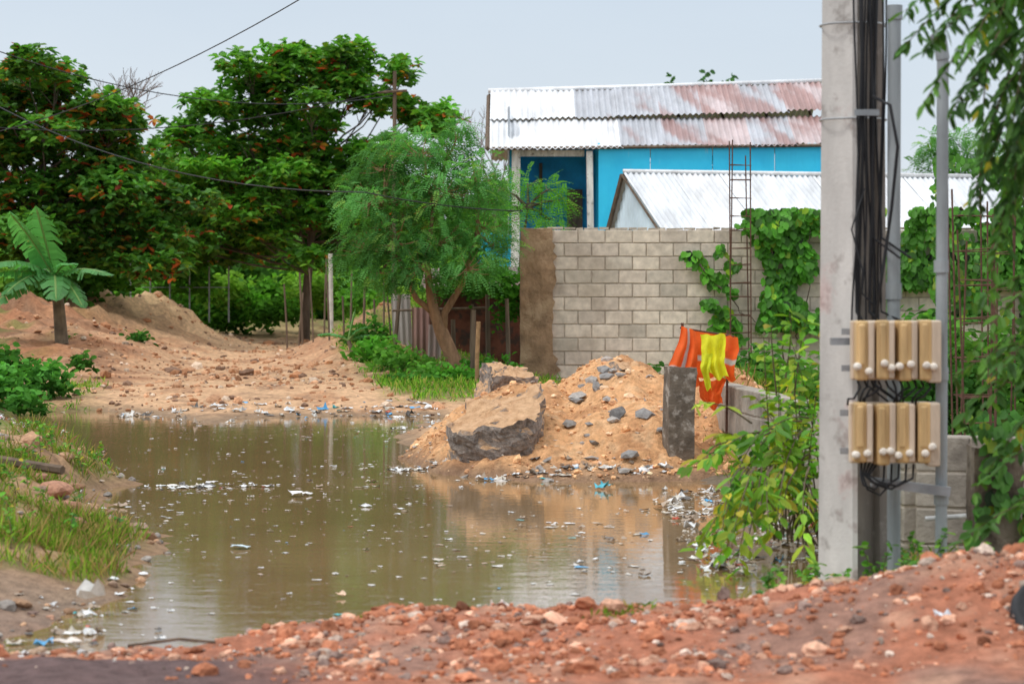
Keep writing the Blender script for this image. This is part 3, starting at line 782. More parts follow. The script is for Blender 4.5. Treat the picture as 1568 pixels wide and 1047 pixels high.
def drape(name, corners, colf, parent, nu=22, nv=26, fold=.02, ff=5, ph=0, y0=19.5):
    tl, tr, br, bl = [np.array(c) for c in corners]
    V = []; C = []
    for j in range(nv + 1):
        for i in range(nu + 1):
            u = i / nu; v = j / nv
            p = (tl * (1 - u) + tr * u) * (1 - v) + (bl * (1 - u) + br * u) * v
            yy = y0 + fold * (.3 + v) * math.sin(u * ff * 2 * math.pi / 2 + ph + v * 1.5) + .008 * math.sin(v * 9 + u * 7) + .012 * mn.noise(Vector((u * 4, v * 4, ph)))
            zz = p[1] + .02 * math.sin(u * 7 + ph) * v + .02 * mn.noise(Vector((u * 3, 0, ph + 5)))
            V.append((p[0] + .014 * math.sin(v * 6 + ph) + .01 * mn.noise(Vector((0, v * 5, ph))), yy, zz)); C.append(colf(u, v))
    F_ = [(j * (nu + 1) + i, j * (nu + 1) + i + 1, (j + 1) * (nu + 1) + i + 1, (j + 1) * (nu + 1) + i) for j in range(nv) for i in range(nu)]
    return mesh_np(name, V, F_, CL, np.array(C), parent, True)
org = (.92, .15, .02); sil = (.60, .60, .57)
def vest_l(u, v): return sil if (.42 < u < .56 or .66 < v < .77) else org
def vest_r(u, v): return sil if (.5 < v < .62) else org
vest = empty('orange_safety_vest')
drape('left_panel', [(1.36, 1.19), (1.47, 1.15), (1.53, .69), (1.24, .70)], vest_l, vest, ph=.5, ff=4, fold=.035)
drape('back_panel', [(1.36, 1.18), (1.80, 1.10), (1.79, .78), (1.42, .78)], vest_r, vest, ph=1.9, y0=19.62, ff=5)
drape('right_panel', [(1.66, 1.11), (1.82, 1.10), (1.81, .74), (1.68, .78)], vest_r, vest, ph=.2, y0=19.54, ff=3)
drape('lower_hem', [(1.5, .74), (1.72, .76), (1.70, .54), (1.56, .52)], lambda u, v: org, vest, ph=1.2, y0=19.58)
ye = empty('yellow_cloth')
drape('cloth', [(1.50, 1.12), (1.70, 1.12), (1.73, .76), (1.56, .80)], lambda u, v: (.84, .88, .03), ye, ph=1, y0=19.42, ff=5, fold=.03)
drape('cloth_tail', [(1.52, .98), (1.60, .96), (1.585, .66), (1.53, .70)], lambda u, v: (.78, .84, .03), ye, ph=2, y0=19.38, ff=3, nu=10)
b = B(); b.tube([(1.40, 19.62, 0), (1.38, 19.6, 1.21)], .012, 6); b.tube([(1.74, 19.65, 0), (1.75, 19.62, 1.15)], .01, 6); b.tube([(1.36, 19.58, 1.17), (1.8, 19.58, 1.10)], .008, 5)
b.build('rebar_stakes', rust)

# ------------------------------------------------------------ vegetation
LM = leaf_mat('leaf_material', .38); LMs = leaf_mat('fine_leaf_material', .42, .6, False); GMt = leaf_mat('grass_blade_material', .35, .6, False)
LD = leaf_mat('distant_leaf_material', .35, .6, False)
bark = simple('bark_material', (.13, .10, .075), rough=.95, var=.4, scale=10, bump=.8, bscale=25, bdist=.03, sc=(1, 1, .3))
bark_r = simple('reddish_bark_material', (.34, .19, .11), rough=.95, var=.4, scale=10, bump=.8, bscale=25, bdist=.03, sc=(1, 1, .3))

def branch(b, a, c, r0, r1, n=6, wob=.12, up=.3):
    a, c = Vector(a), Vector(c); L = (c - a).length; pts = []; rad = []
    for i in range(n + 1):
        t = i / n; p = a.lerp(c, t)
        s_ = math.sin(math.pi * t)
        p += Vector((random.uniform(-1, 1) * wob * L * .3 * s_, random.uniform(-1, 1) * wob * L * .3 * s_, -up * L * .25 * s_))
        pts.append(p); rad.append(r0 + (r1 - r0) * t)
    b.tube(pts, rad, 6, cap=False)
    return pts

def almond(name, base, lean, clumps, depth, L=.23, green=(.045, .15, .018), nros=42, red=.03, rz=.38, rx=.72, sub=3):
    e = empty(name); bx, by, bz = base
    b = B(); lv = Leaves()
    topz = max(c[1] for c in clumps)
    tp = [(bx, by, bz - .3), (bx + .03, by, bz + .8), (bx + lean * .3, by, bz + (topz - bz) * .35), (bx + lean * .7, by, bz + (topz - bz) * .6), (bx + lean, by, bz + (topz - bz) * .85)]
    b.tube(tp, [.13, .105, .09, .06, .03], 9)
    for (cx_, cz_, w_) in clumps:
        for k in range(sub):
            cy_ = by + random.uniform(-depth, depth) * (1 if k else .4)
            c = np.array([bx + cx_ + random.uniform(-.3, .3), cy_, cz_ + random.uniform(-.25, .25)])
            pts = None
            if k < 2 and cz_ > bz + 2.4:
                zs = max(bz + 1.4, bz + (cz_ - bz) * random.uniform(.5, .8)); tt = min(1, (zs - bz) / ((topz - bz) * .85))
                pts = branch(b, (bx + lean * tt, by, zs), c - np.array([0, 0, .1]), .028, .008)
            elif k == 0:
                pts = branch(b, (bx + cx_ * .25, by, cz_ + .8), c, .018, .006, up=-.5)
            n = int(nros * w_)
            d = rdir(n, -.7, 1); rr = rng.uniform(.3, 1.1, n) ** .7
            pos = c + d * rr[:, None] * np.array([rx * w_, rx * .9 * w_, rz])
            if pts:
                for q in range(0, n, 14): branch(b, pts[-2], pos[q], .010, .004, n=3)
            cb = random.uniform(.6, 1.35)
            m = 7
            P_ = np.repeat(pos, m, 0); a_ = rng.uniform(0, 2 * np.pi, n * m); el = rng.uniform(-.4, .8, n * m)
            D_ = np.stack([np.cos(a_) * np.cos(el), np.sin(a_) * np.cos(el), np.sin(el)], 1)
            Nn = np.array([0, 0, 1.]) + rng.normal(0, .4, (n * m, 3))
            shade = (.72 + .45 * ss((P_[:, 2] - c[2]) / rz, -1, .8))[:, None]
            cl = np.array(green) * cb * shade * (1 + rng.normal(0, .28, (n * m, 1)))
            cl = cl + np.array([.07, .05, .0]) * (rng.uniform(0, 1, (n * m, 1)) < .15)
            rmask = np.repeat(rng.uniform(0, 1, n) < red * 2.4, m) & (rng.uniform(0, 1, n * m) < .5)
            cl[rmask] = pal(int(rmask.sum()), [(.58, .13, .03), (.55, .28, .04), (.42, .07, .03)])
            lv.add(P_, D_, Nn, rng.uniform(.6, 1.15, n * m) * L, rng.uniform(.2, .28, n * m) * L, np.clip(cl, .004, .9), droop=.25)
    b.build('trunk', bark, e, smooth=True)
    lv.build('crown', LM, e)

A = [(-.4, 6.55, .8), (.5, 6.5, .7), (1.15, 6.6, .8), (-1.2, 6.1, .8), (0, 6.0, 1), (1.0, 5.95, .9), (2.0, 6.25, .45), (-1.9, 5.4, .9), (-.9, 5.4, 1), (.3, 5.3, .9), (1.7, 5.55, .8),
     (2.5, 5.35, .7), (3.2, 5.2, .6), (-2.5, 4.7, 1), (-1.5, 4.6, 1.1), (-.3, 4.5, 1.1), (.9, 4.4, 1), (2.0, 4.5, .9), (-3.0, 3.9, 1.1), (-1.9, 3.8, 1.1), (-.7, 3.7, 1.1), (.5, 3.6, 1.1), (1.6, 3.6, 1.1),
     (-3.4, 3.1, 1.1), (-2.2, 2.9, 1.1), (-1.1, 2.8, 1.1), (.2, 2.8, 1), (1.3, 2.8, 1), (-3.1, 2.3, 1), (-2.1, 2.1, 1), (-1.0, 2.2, .9), (2.3, 3.1, 1), (.4, 2.2, .8), (-3.9, 2.5, .9)]
almond('almond_tree', (-4.72, 55, .25), .5, A, 1.9, L=.24, green=(.105, .29, .033), nros=54, red=.035)
A2 = [(.3, 5.6, .7), (1.0, 5.4, .8), (-.4, 5.5, .8), (.0, 5.0, 1), (1.5, 4.9, .9), (2.1, 4.6, .7), (-.8, 4.8, 1), (.9, 4.4, 1), (-.2, 4.2, 1.1), (2.0, 4.0, .9), (1.2, 3.7, 1.1), (-1.0, 3.9, 1), (.2, 3.4, 1.1),
      (2.2, 3.3, 1), (-.8, 3.1, 1.1), (1.2, 2.9, 1.1), (2.5, 2.6, 1), (.2, 2.6, 1), (1.7, 2.2, 1), (-.6, 2.3, 1), (2.7, 1.9, .9), (3.1, 3.0, .8)]
almond('almond_tree.001', (-9.75, 48.5, .7), .4, A2, 1.6, L=.23, green=(.08, .22, .032), red=.07, nros=54)

def feather(name, base, tips, trunk, n_per, rad, fl=.28, green=(.06, .17, .025), mat_b=bark_r, down=.4, lsz=.05):
    e = empty(name); b = B(); lv = Leaves()
    for tr in trunk: b.tube(tr[0], tr[1], 8)
    for (tx, ty, tz, w_) in tips:
        c = np.array([tx, ty, tz])
        src = min([p for tr in trunk for p in tr[0][2:]], key=lambda p: (Vector(p) - Vector(c)).length)
        pts = branch(b, src, c, .03, .008, up=-.3)
        n = int(n_per * w_); d = rdir(n, -.7, 1); rr = rng.uniform(.3, 1, n) ** .7
        pos = c + d * rr[:, None] * np.array([rad * w_, rad * w_, rad * .75 * w_])
        for q in range(0, n, 14): branch(b, pts[-2], pos[q], .008, .003, n=3)
        out = d * np.array([1, 1, .4]) + rng.normal(0, .5, (n, 3)); out[:, 2] -= down; out = nrm(out)
        side = nrm(np.cross(out, np.array([[0, 0, 1.]]) + rng.normal(0, .2, (n, 3))))
        cb = random.uniform(.65, 1.35); L_ = rng.uniform(.7, 1.2, n) * fl
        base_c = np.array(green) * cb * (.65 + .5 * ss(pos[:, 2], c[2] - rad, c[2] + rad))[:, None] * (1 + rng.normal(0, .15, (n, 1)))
        yl = rng.uniform(0, 1, n) < .06; base_c[yl] = base_c[yl] * np.array([2.0, 1.3, 1])
        m = 8
        for k in range(m):
            t = (k + .6) / m
            cen = pos + out * (L_ * t)[:, None] - np.array([0, 0, 1]) * (L_ * t * t * .35)[:, None]
            wid = lsz * (1 - .5 * abs(t - .45)) 
            for sg in (-1, 1):
                D_ = side * sg + out * .35 + rng.normal(0, .12, (n, 3))
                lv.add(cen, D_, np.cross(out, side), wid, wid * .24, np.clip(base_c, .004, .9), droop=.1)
    b.build('trunk', mat_b, e, smooth=True); lv.build('crown', LMs, e)
T1 = [(-2.0, 33.6, 2.6, .8), (-1.8, 34.2, 3.2, .9), (-1.3, 33.8, 3.4, .9), (-.9, 34.4, 3.35, .8), (-.5, 33.9, 3.0, .9), (-1.5, 34, 2.7, 1.1), (-.9, 33.6, 2.8, 1.1), (-2.1, 34, 2.0, .9), (-1.6, 33.5, 2.1, 1), (-1.0, 33.7, 2.1, 1),
      (-.4, 34, 2.3, 1), (-.25, 34.2, 2.0, .7), (-.6, 33.4, 1.75, .8), (-1.3, 33.3, 1.7, .8), (-1.9, 33.6, 1.6, .6), (-.45, 34.5, 2.8, .7), (-.75, 34.2, 3.7, .35), (-1.15, 35, 3.0, 1), (-2.2, 34.8, 2.9, .7), (-1.7, 35.2, 3.6, .5)]
tr1 = [([(-.70, 34.0, -.1), (-.78, 34.0, .35), (-.98, 34.0, .8), (-1.12, 34, 1.2), (-1.2, 34, 1.8), (-1.1, 34, 2.6)], [.125, .105, .10, .075, .045, .02]),
       ([(-.98, 34.0, .75), (-.95, 34.0, 1.1), (-.7, 34, 1.5), (-.5, 34, 2.2)], [.07, .055, .04, .02]),
       ([(-1.1, 34, 1.1), (-1.35, 34, 1.3), (-1.6, 34, 1.9), (-1.8, 34, 2.6)], [.05, .04, .03, .02])]
feather('mesquite_tree', None, T1, tr1, 215, .55, fl=.22, green=(.115, .30, .085))
T2 = [(-.15, 38, 3.0, .6), (.25, 38.2, 3.1, .5), (.6, 38, 3.0, .55), (.75, 38, 2.8, .5), (.1, 38, 2.7, .7), (.6, 38, 2.5, .5), (-.3, 38, 2.5, .7)]
tr2 = [([(.1, 38, 0), (.1, 38, 1.2), (.15, 38, 2.0), (.25, 38, 2.7)], [.05, .04, .03, .015])]
feather('leucaena_tree', None, T2, tr2, 100, .40, fl=.3, green=(.13, .36, .05), mat_b=bark)
T3 = [(11.0, 62, 4.3, 1.3), (11.6, 62, 5.0, 1.1), (12.6, 62, 4.6, 1.3), (10.6, 62, 3.6, 1.3), (12.0, 62, 3.8, 1.4), (13.4, 62, 4.0, 1.3), (10.9, 62, 5.0, .7)]
tr3 = [([(11.8, 62, 0), (11.8, 62, 1.2), (11.8, 62, 2.5), (11.8, 62, 3.7)], [.12, .1, .08, .04])]
feather('leucaena_tree.001', None, T3, tr3, 150, .7, fl=.4, green=(.11, .27, .07), mat_b=bark, lsz=.09)

def bare(name, base, h, sp, r0=.05, depth=4):
    b = B()
    def rec(p, d, L, r, k):
        q = p + d * L; mid = p + d * L * .5 + Vector((random.uniform(-.05, .05), 0, random.uniform(-.03, .05))) * L
        b.tube([p, mid, q], [r, r * .85, r * .7], 5, cap=False)
        if k == 0: return
        for _ in range(3):
            nd = (d + Vector((random.uniform(-sp, sp), random.uniform(-sp, sp), random.uniform(-.1, .45)))).normalized()
            rec(q, nd, L * random.uniform(.6, .85), r * .62, k - 1)
    rec(Vector(base), Vector((0, 0, 1)), h, r0, depth)
    b.build(name, simple(name.split('.')[0] + '_bark_material', (.22, .17, .15), rough=.9))
bare('leafless_tree', (-8.3, 52, 3.3), .85, .85, .06, 5)
bare('leafless_tree.001', (-.35, 55, 2.6), .9, .8, .04, 5)

def mass(name, blobs, dens, L, greens, mat=LD):
    lv = Leaves()
    for (cx_, cy_, cz_, rx_, rz_) in blobs:
        n = int(dens * rx_ * rz_); d = rdir(n, -.6, 1); rr = rng.uniform(.45, 1.05, n)
        lump = 1 + .28 * np.sin(d[:, 0] * 7 + cx_) * np.sin(d[:, 2] * 6 + cy_) + .12 * np.sin(d[:, 0] * 17)
        pos = np.array([cx_, cy_, cz_]) + d * (rr * lump)[:, None] * np.array([rx_, rx_ * .8, rz_])
        g = np.array(random.choice(greens)) * random.uniform(.8, 1.2)
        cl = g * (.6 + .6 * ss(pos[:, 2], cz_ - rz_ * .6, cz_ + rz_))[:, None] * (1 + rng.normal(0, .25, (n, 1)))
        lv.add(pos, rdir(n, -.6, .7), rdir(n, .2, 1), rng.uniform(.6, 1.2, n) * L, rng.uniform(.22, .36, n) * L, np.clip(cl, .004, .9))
    lv.build(name, mat)
bl = []
for i in range(46):
    xx = -26 + i * .75 + random.uniform(-.5, .5); yy = random.uniform(80, 100)
    bl.append((xx, yy, random.uniform(.6, 2.8), random.uniform(1.6, 2.8), random.uniform(1.8, 3.0)))
for i in range(14):
    bl.append((10 + i * 1.9, random.uniform(70, 80), random.uniform(1, 2.8), 2, 2.2))
for i in range(30):
    bl.append((random.uniform(-13.5, -5.5), random.uniform(66, 74), random.uniform(.8, 4.6), random.uniform(.8, 1.4), random.uniform(.7, 1.2)))
mass('distant_trees', bl, 260, .5, [(.10, .26, .05), (.075, .195, .045), (.14, .32, .06), (.15, .29, .07)])
bl = [(7.2, 90, 7.0, 1.0, 1.9), (5.8, 90, 6.8, .6, 2.05), (8.0, 90, 6.8, 1.0, 1.9)]
mass('treetops', bl, 500, .35, [(.06, .14, .05)])
bl = []
for i in range(26):
    xx = -9.0 + i * .3 + random.uniform(-.3, .3); yy = random.uniform(57, 64)
    bl.append((xx, yy, random.uniform(.4, 1.3), random.uniform(.4, .8), random.uniform(.4, .8)))
for (xx, yy, zz, r_) in [(-11.2, 46, 1.6, .9), (-10.2, 47, 1.4, .8), (-9.0, 48.5, 1.5, .8), (-8.3, 49, 1.6, .7), (-7.6, 56, 1.5, .8), (-8.9, 50, 2.2, .8), (-10.4, 49, 2.2, 1), (-2.4, 49, 1.5, .5), (-1.9, 48, 1.6, .6), (-1.2, 47, 1.3, .8), (-.4, 46, 1.5, .9), (-3.4, 53, 1.0, .6)]:
    bl.append((xx, yy, zz, r_, r_ * .8))
mass('understory_shrubs', bl, 1100, .2, [(.12, .32, .04), (.09, .24, .035), (.22, .42, .06)])
bl = [(-6.1, 28.6, .25, .4, .3), (-5.7, 29.4, .3, .4, .3), (-6.5, 28.2, .3, .45, .35), (-5.6, 27.9, .12, .25, .18), (-6.4, 30, .45, .5, .3)]
for i in range(16): bl.append((random.uniform(-9.5, -6.0), random.uniform(34, 42), random.uniform(.15, .6), random.uniform(.12, .28), random.uniform(.08, .18)))
mass('weed_bush', bl, 4200, .12, [(.09, .27, .05), (.065, .19, .035)])
bl = [(-1.6, 34.5, .3, .45, .3), (-1.1, 33.5, .2, .4, .25), (-.75, 33.2, .2, .35, .2), (-.4, 33.7, .25, .35, .25), (-2.0, 35.5, .45, .4, .3), (-.15, 33.4, .2, .3, .3), (-1.45, 32.9, .12, .4, .2), (-2.2, 37, .7, .4, .25), (.1, 35.5, 1.2, .4, .5), (-.3, 35.8, 1.5, .4, .4), (-.7, 36.6, 1.5, .5, .4)]
mass('weed_bush.001', bl, 3400, .11, [(.10, .30, .04), (.07, .21, .035), (.14, .34, .06)])
bl = [(random.uniform(1.9, 5.5), random.uniform(20, 32), random.uniform(.1, .45), random.uniform(.3, .6), random.uniform(.25, .5)) for i in range(26)]
bl += [(random.uniform(3.2, 5.5), random.uniform(20, 24), random.uniform(.3, .8), .5, .5) for i in range(10)]
mass('weed_bush.002', bl, 2600, .12, [(.07, .20, .035), (.05, .14, .03), (.10, .24, .04)])

def banana(name, base, leaves_, h, r=.11, wid0=.2, sc_=1.0):
    e = empty(name); b = B(); bx, by, bz = base
    b.tube([(bx, by, bz - .2), (bx - .05, by, bz + h * .5), (bx - .12, by, bz + h)], [r, r * .85, r * .6], 9)
    b.build('pseudostem', simple(name.replace('.', '_') + '_stem_material', (.16, .12, .08), rough=.8, scale=8), e)
    lv = B(); top = Vector((bx - .12, by, bz + h)); Z = Vector((0, 0, 1))
    for (dx, dy, dz, L, dr) in leaves_:
        L = L * sc_
        d = Vector((dx, dy, dz)).normalized(); side = d.cross(Z)
        side = side.normalized() if side.length > .01 else Vector((1, 0, 0))
        n = 22; g = Vector((.11, .33, .10)) * random.uniform(.75, 1.3)
        mid = [top + d * (L * t) - Z * (dr * L * t * t) for t in [i / n for i in range(n + 1)]]
        def wd(t): return wid0 * (L / 1.2) * min(1, max(.06, (t - .08) * 5)) ** .6 * (1 - t ** 4) ** .7
        for sg in (-1, 1):
            tear = 0
            for j in range(n):
                t0, t1 = j / n, (j + 1) / n
                if random.random() < .22: tear = random.uniform(.3, .9)
                else: tear *= .5
                dz_ = random.uniform(.25, .45) + .3 * (random.random() < .2)
                o0 = mid[j] + side * sg * wd(t0) + d * (.05 + tear * .06) - Z * wd(t0) * dz_
                o1 = mid[j + 1] + side * sg * wd(t1) + d * .05 - Z * wd(t1) * dz_
                m0 = mid[j] + side * sg * wd(t0) * .5 + d * .03 - Z * wd(t0) * dz_ * .3 + Z * .02
                m1 = mid[j + 1] + side * sg * wd(t1) * .5 + d * .03 - Z * wd(t1) * dz_ * .3 + Z * .02
                c = g * random.uniform(.88, 1.12) * (1.1 if sg > 0 else .9)
                lv.add([mid[j], mid[j + 1], m1, m0], [(0, 1, 2, 3)], 0, tuple(c))
                lv.add([m0, m1, o1, o0], [(0, 1, 2, 3)], 0, tuple(c * .95))
        lv.tube(mid[::3] + [mid[-1]], [.018] * len(mid[::3]) + [.004], 5, col=(.28, .42, .14))
    lv.build('leaves', LM, e)
banana('banana_plant', (-7.15, 38.4, .75), [(1, -.35, .55, 1.05, .45), (-.45, -.4, 1, 1.4, .2), (-1, -.3, .4, 1.2, .4), (.5, -.6, .8, .75, .5), (-.85, -.5, .75, 1.3, .5), (.7, -.8, .05, .8, .6), (-.9, -.7, -.05, 1.1, .4), (-.15, -.4, 1, 1.25, .12), (-.6, .5, .7, 1.2, .6), (.2, -.9, .3, .9, .7), (-.7, -.9, .4, 1.0, .6)], .85, wid0=.31, sc_=1.08)
banana('banana_plant.001', (-2.35, 36.5, .3), [(1, 0, .5, .5, .4), (-1, 0, .6, .5, .4), (.2, 0, 1, .5, .1), (.6, -.3, .8, .45, .4)], .35, .05)

def vine(name, regions, L, stems=None):
    lv = Leaves()
    for (fx, n, g) in regions:
        P_ = fx(n); m = len(P_)
        D_ = np.stack([rng.normal(0, .5, m), rng.normal(-.25, .2, m), rng.normal(-.8, .3, m)], 1)
        Nn = np.stack([rng.normal(0, .35, m), np.full(m, -1.), rng.normal(.5, .3, m)], 1)
        cl = np.array(g) * (1 + rng.normal(0, .35, (m, 1))); yy = rng.uniform(0, 1, m) < .08
        cl[yy] *= np.array([3, 1.5, 1])
        lv.add(P_, D_, Nn, rng.uniform(.6, 1.15, m) * L, rng.uniform(.32, .45, m) * L, np.clip(cl, .004, .9), fold=.1, droop=.1)
    e = empty(name); lv.build('leaves', LM, e)
    if stems:
        b = B()
        for s_ in stems: branch(b, s_[0], s_[1], .012, .006, n=10, wob=.25)
        b.build('stems', bark, e)
def reg(polyf, x0, x1, z0, z1, y0, dy, thr, fr=2.3, seed=0):
    def f(n):
        x = rng.uniform(x0, x1, n); z = rng.uniform(z0, z1, n)
        k = (fbm(x, z, fr, 3, seed) > thr + polyf(x, z)); x, z = x[k], z[k]
        bulge = np.clip(fbm(x, z, 3, 2, seed + 5) + .5, 0, 1)
        return np.stack([x, y0 - rng.uniform(0, 1, len(x)) * dy * bulge, z], 1)
    return f
vine('wall_vine', [
    (reg(lambda x, z: .35 * np.abs(x - 3.95) - .25 + .12 * (z < 1.6), 2.7, 4.75, .9, 2.6, 34.9, .35, -.05, seed=3), 4600, (.085, .28, .025)),
    (reg(lambda x, z: .9 * np.abs((x - 2.72) - (1.75 - z) * .5) - .12, 2.5, 3.6, .7, 2.0, 34.9, .12, -.04, seed=8), 1100, (.10, .31, .025)),
    (reg(lambda x, z: .0 * x - .1 + .25 * (z < 1.5), 5.3, 8.2, .6, 2.62, 34.9, .4, -.08, seed=5), 6500, (.08, .25, .025)),
], .14, stems=[((3.9, 34.8, .0), (3.7, 34.8, 2.4)), ((2.7, 34.85, 1.8), (3.6, 34.8, .9)), ((4.1, 34.8, 0), (4.3, 34.8, 2.3))])
vine('creeping_vine', [
    (reg(lambda x, z: .3 * (x < 3.3) + .0 * z - .06, 2.9, 4.4, .0, 1.5, 17.5, .6, -.02, fr=2.5, seed=15), 3800, (.06, .18, .03)),
    (reg(lambda x, z: .0 * x, 3.8, 5.4, 1.2, 2.7, 22, .6, -.06, fr=1.5, seed=18), 2600, (.08, .23, .03)),
    (reg(lambda x, z: .0 * x + .16 * (z > .5), 2.36, 2.9, .1, .85, 12.40, .12, -.0, fr=4, seed=25), 500, (.07, .2, .03)),
], .08)

def sprays(name, list_, mat_b, L, W, greens, per=16, rb=.006, droop=.3, yellow=.1, jit=.15, two=True, t0=.12):
    e = empty(name); b = B(); lv = Leaves()
    for (a, c, up) in list_:
        a = np.array(a, float); c = np.array(c, float); LL = np.linalg.norm(c - a)
        n = max(5, int(per * LL / .5)); t = np.linspace(0, 1, n)
        bend = np.array([random.uniform(-.1, .1) * LL, random.uniform(-.1, .1) * LL, up * LL])
        pts = a + (c - a) * t[:, None] + bend * (4 * t * (1 - t))[:, None] * .5
        b.tube([tuple(p) for p in pts[::2]] + [tuple(pts[-1])], [rb * (1 - .7 * k) for k in list(t[::2]) + [1]], 5, cap=False)
        tang = nrm(np.gradient(pts, axis=0))
        k = t > t0
        P0 = pts[k]; T0 = tang[k]; m = len(P0)
        for s_ in range(2 if two else 1):
            an = rng.uniform(0, 2 * np.pi, m)
            r_ = np.stack([np.cos(an), np.sin(an), rng.uniform(-.5, .5, m)], 1)
            D_ = r_ + T0 * .5 + rng.normal(0, jit, (m, 3)); D_[:, 2] -= droop
            g = np.array(random.choice(greens)) * random.uniform(.75, 1.25)
            cl = g * (1 + rng.normal(0, .25, (m, 1)))
            yy = rng.uniform(0, 1, m) < yellow; cl[yy] = np.array([.50, .42, .04]) * (1 + rng.normal(0, .2, (int(yy.sum()), 1)))
            Nn = np.array([0, -.3, 1.]) + rng.normal(0, .4, (m, 3))
            lv.add(P0, D_, Nn, rng.uniform(.5, 1.15, m) * L, rng.uniform(.8, 1.2, m) * W, np.clip(cl, .004, .9), fold=.25, droop=.2)
    b.build('stems', mat_b, e); lv.build('leaves', LM, e)
    return e
twig = simple('twig_material', (.13, .10, .06), rough=.9, scale=20)
sh = []
for i in range(36):
    r0 = (random.uniform(1.5, 1.85), random.uniform(13.5, 14.4), .05)
    tz = random.uniform(.2, 1.25); tx = random.uniform(1.1, 1.80)
    if tz > .72: tx = random.uniform(1.40, 1.80)
    sh.append((r0, (tx, random.uniform(13.0, 14.6), tz), random.uniform(.1, .35)))
for i in range(22):
    z = random.uniform(.35, .8); x0 = random.uniform(1.4, 1.7)
    sh.append(((x0, 13.7, z), (x0 - random.uniform(.15, .45), 13.3 + random.uniform(-.3, .3), z - random.uniform(.05, .45)), .15))
for i in range(12):
    x0 = random.uniform(1.2, 1.6)
    sh.append(((x0, 13.0, .55), (x0 - random.uniform(.05, .2), 12.6 + random.uniform(-.3, .3), random.uniform(.0, .3)), .25))
for (a, c) in [((1.5, 13.7, .9), (1.46, 13.6, 1.30)), ((1.55, 13.7, 1.0), (1.56, 13.6, 1.38)), ((1.35, 13.6, .75), (1.02, 13.5, .86)), ((1.4, 13.6, .65), (.98, 13.5, .5)), ((1.6, 13.7, .9), (1.66, 13.6, 1.34))]:
    sh.append((a, c, .3))
sprays('leafy_shrub', sh, twig, .10, .024, [(.16, .38, .03), (.22, .42, .04), (.11, .30, .03), (.32, .42, .04)], per=9, droop=.35, yellow=.1, t0=.3)
sh = []
for i in range(34):
    x0 = random.uniform(1.15, 1.75); y0 = random.uniform(10.9, 11.9); z0 = max(-.02, float(ground(np.array([x0]), np.array([y0]))[0]))
    sh.append(((x0, y0, z0), (x0 + random.uniform(-.15, .15), y0 + random.uniform(-.15, .1), z0 + random.uniform(.06, .24)), .2))
for i in range(20):
    x0 = random.uniform(1.75, 2.4); y0 = random.uniform(11.1, 12.2)
    sh.append(((x0, y0, .1), (x0 + random.uniform(-.1, .1), y0, random.uniform(.15, .35)), .2))
for i in range(60):
    x0 = random.uniform(-3.6, -2.0); y0 = random.uniform(12.2, 19); z0 = float(ground(np.array([x0]), np.array([y0]))[0])
    if z0 > .05: sh.append(((x0, y0, z0), (x0 + random.uniform(-.12, .12), y0 + random.uniform(-.1, .1), z0 + random.uniform(.05, .2)), .2))
sprays('weeds', sh, twig, .05, .016, [(.11, .31, .03), (.18, .36, .05), (.08, .23, .03)], per=26, rb=.003, droop=.1, yellow=.05)
random.seed(21)
sh = []
for i in range(105):
    x0 = random.uniform(2.05, 2.75); z0 = random.uniform(2.1, 3.15); y0 = random.uniform(8.9, 10.3)
    ln = random.uniform(.25, .6)
    sh.append(((x0, y0, z0), (x0 - random.uniform(-.05, .25), y0 + random.uniform(-.2, .2), z0 - ln), .35))
for (a, c) in [((2.2, 9.6, 2.75), (1.62, 9.5, 2.45)), ((2.2, 9.6, 2.9), (1.56, 9.6, 2.62)), ((2.15, 9.5, 2.6), (1.72, 9.5, 2.2)), ((2.1, 9.8, 2.9), (1.5, 9.9, 2.78)), ((2.2, 9.7, 2.5), (1.85, 9.6, 1.85)), ((2.3, 9.7, 2.5), (1.95, 9.7, 1.95)), ((2.0, 9.7, 2.9), (1.7, 9.7, 2.5)), ((2.0, 9.3, 2.8), (1.75, 9.3, 2.4)), ((2.0, 9.5, 2.7), (1.62, 9.5, 2.25)), ((2.05, 9.8, 2.85), (1.6, 9.9, 2.5))]:
    sh.append((a, c, .25))
e = sprays('neem_tree', sh, twig, .075, .014, [(.07, .18, .035), (.05, .135, .028), (.10, .23, .04)], per=30, rb=.006, droop=.5, yellow=.015)
b = B(); b.tube([(2.9, 9.9, -.1), (2.85, 9.9, 1.2), (2.7, 9.8, 2.4), (2.5, 9.7, 3.4)], [.12, .1, .08, .05], 9)
for i in range(9): branch(b, (2.7, 9.8, 2.3 + i * .1), (random.uniform(2.05, 2.4), random.uniform(9.2, 10.1), random.uniform(2.5, 3.1)), .03, .008)
b.build('trunk', bark, e)
sh = []
for i in range(34):
    z0 = random.uniform(1.2, 1.6) if i < 16 else random.uniform(.5, 1.3); x0 = random.uniform(2.05, 2.4); y0 = random.uniform(9.8, 10.6)
    sh.append(((x0 + .25, y0, z0), (x0 - random.uniform(.0, .2), y0, z0 - random.uniform(.1, .45)), .3))
sprays('overhanging_bush', sh, twig, .08, .018, [(.08, .2, .04), (.11, .26, .04), (.06, .15, .03)], per=16, rb=.004, droop=.4, yellow=.03)

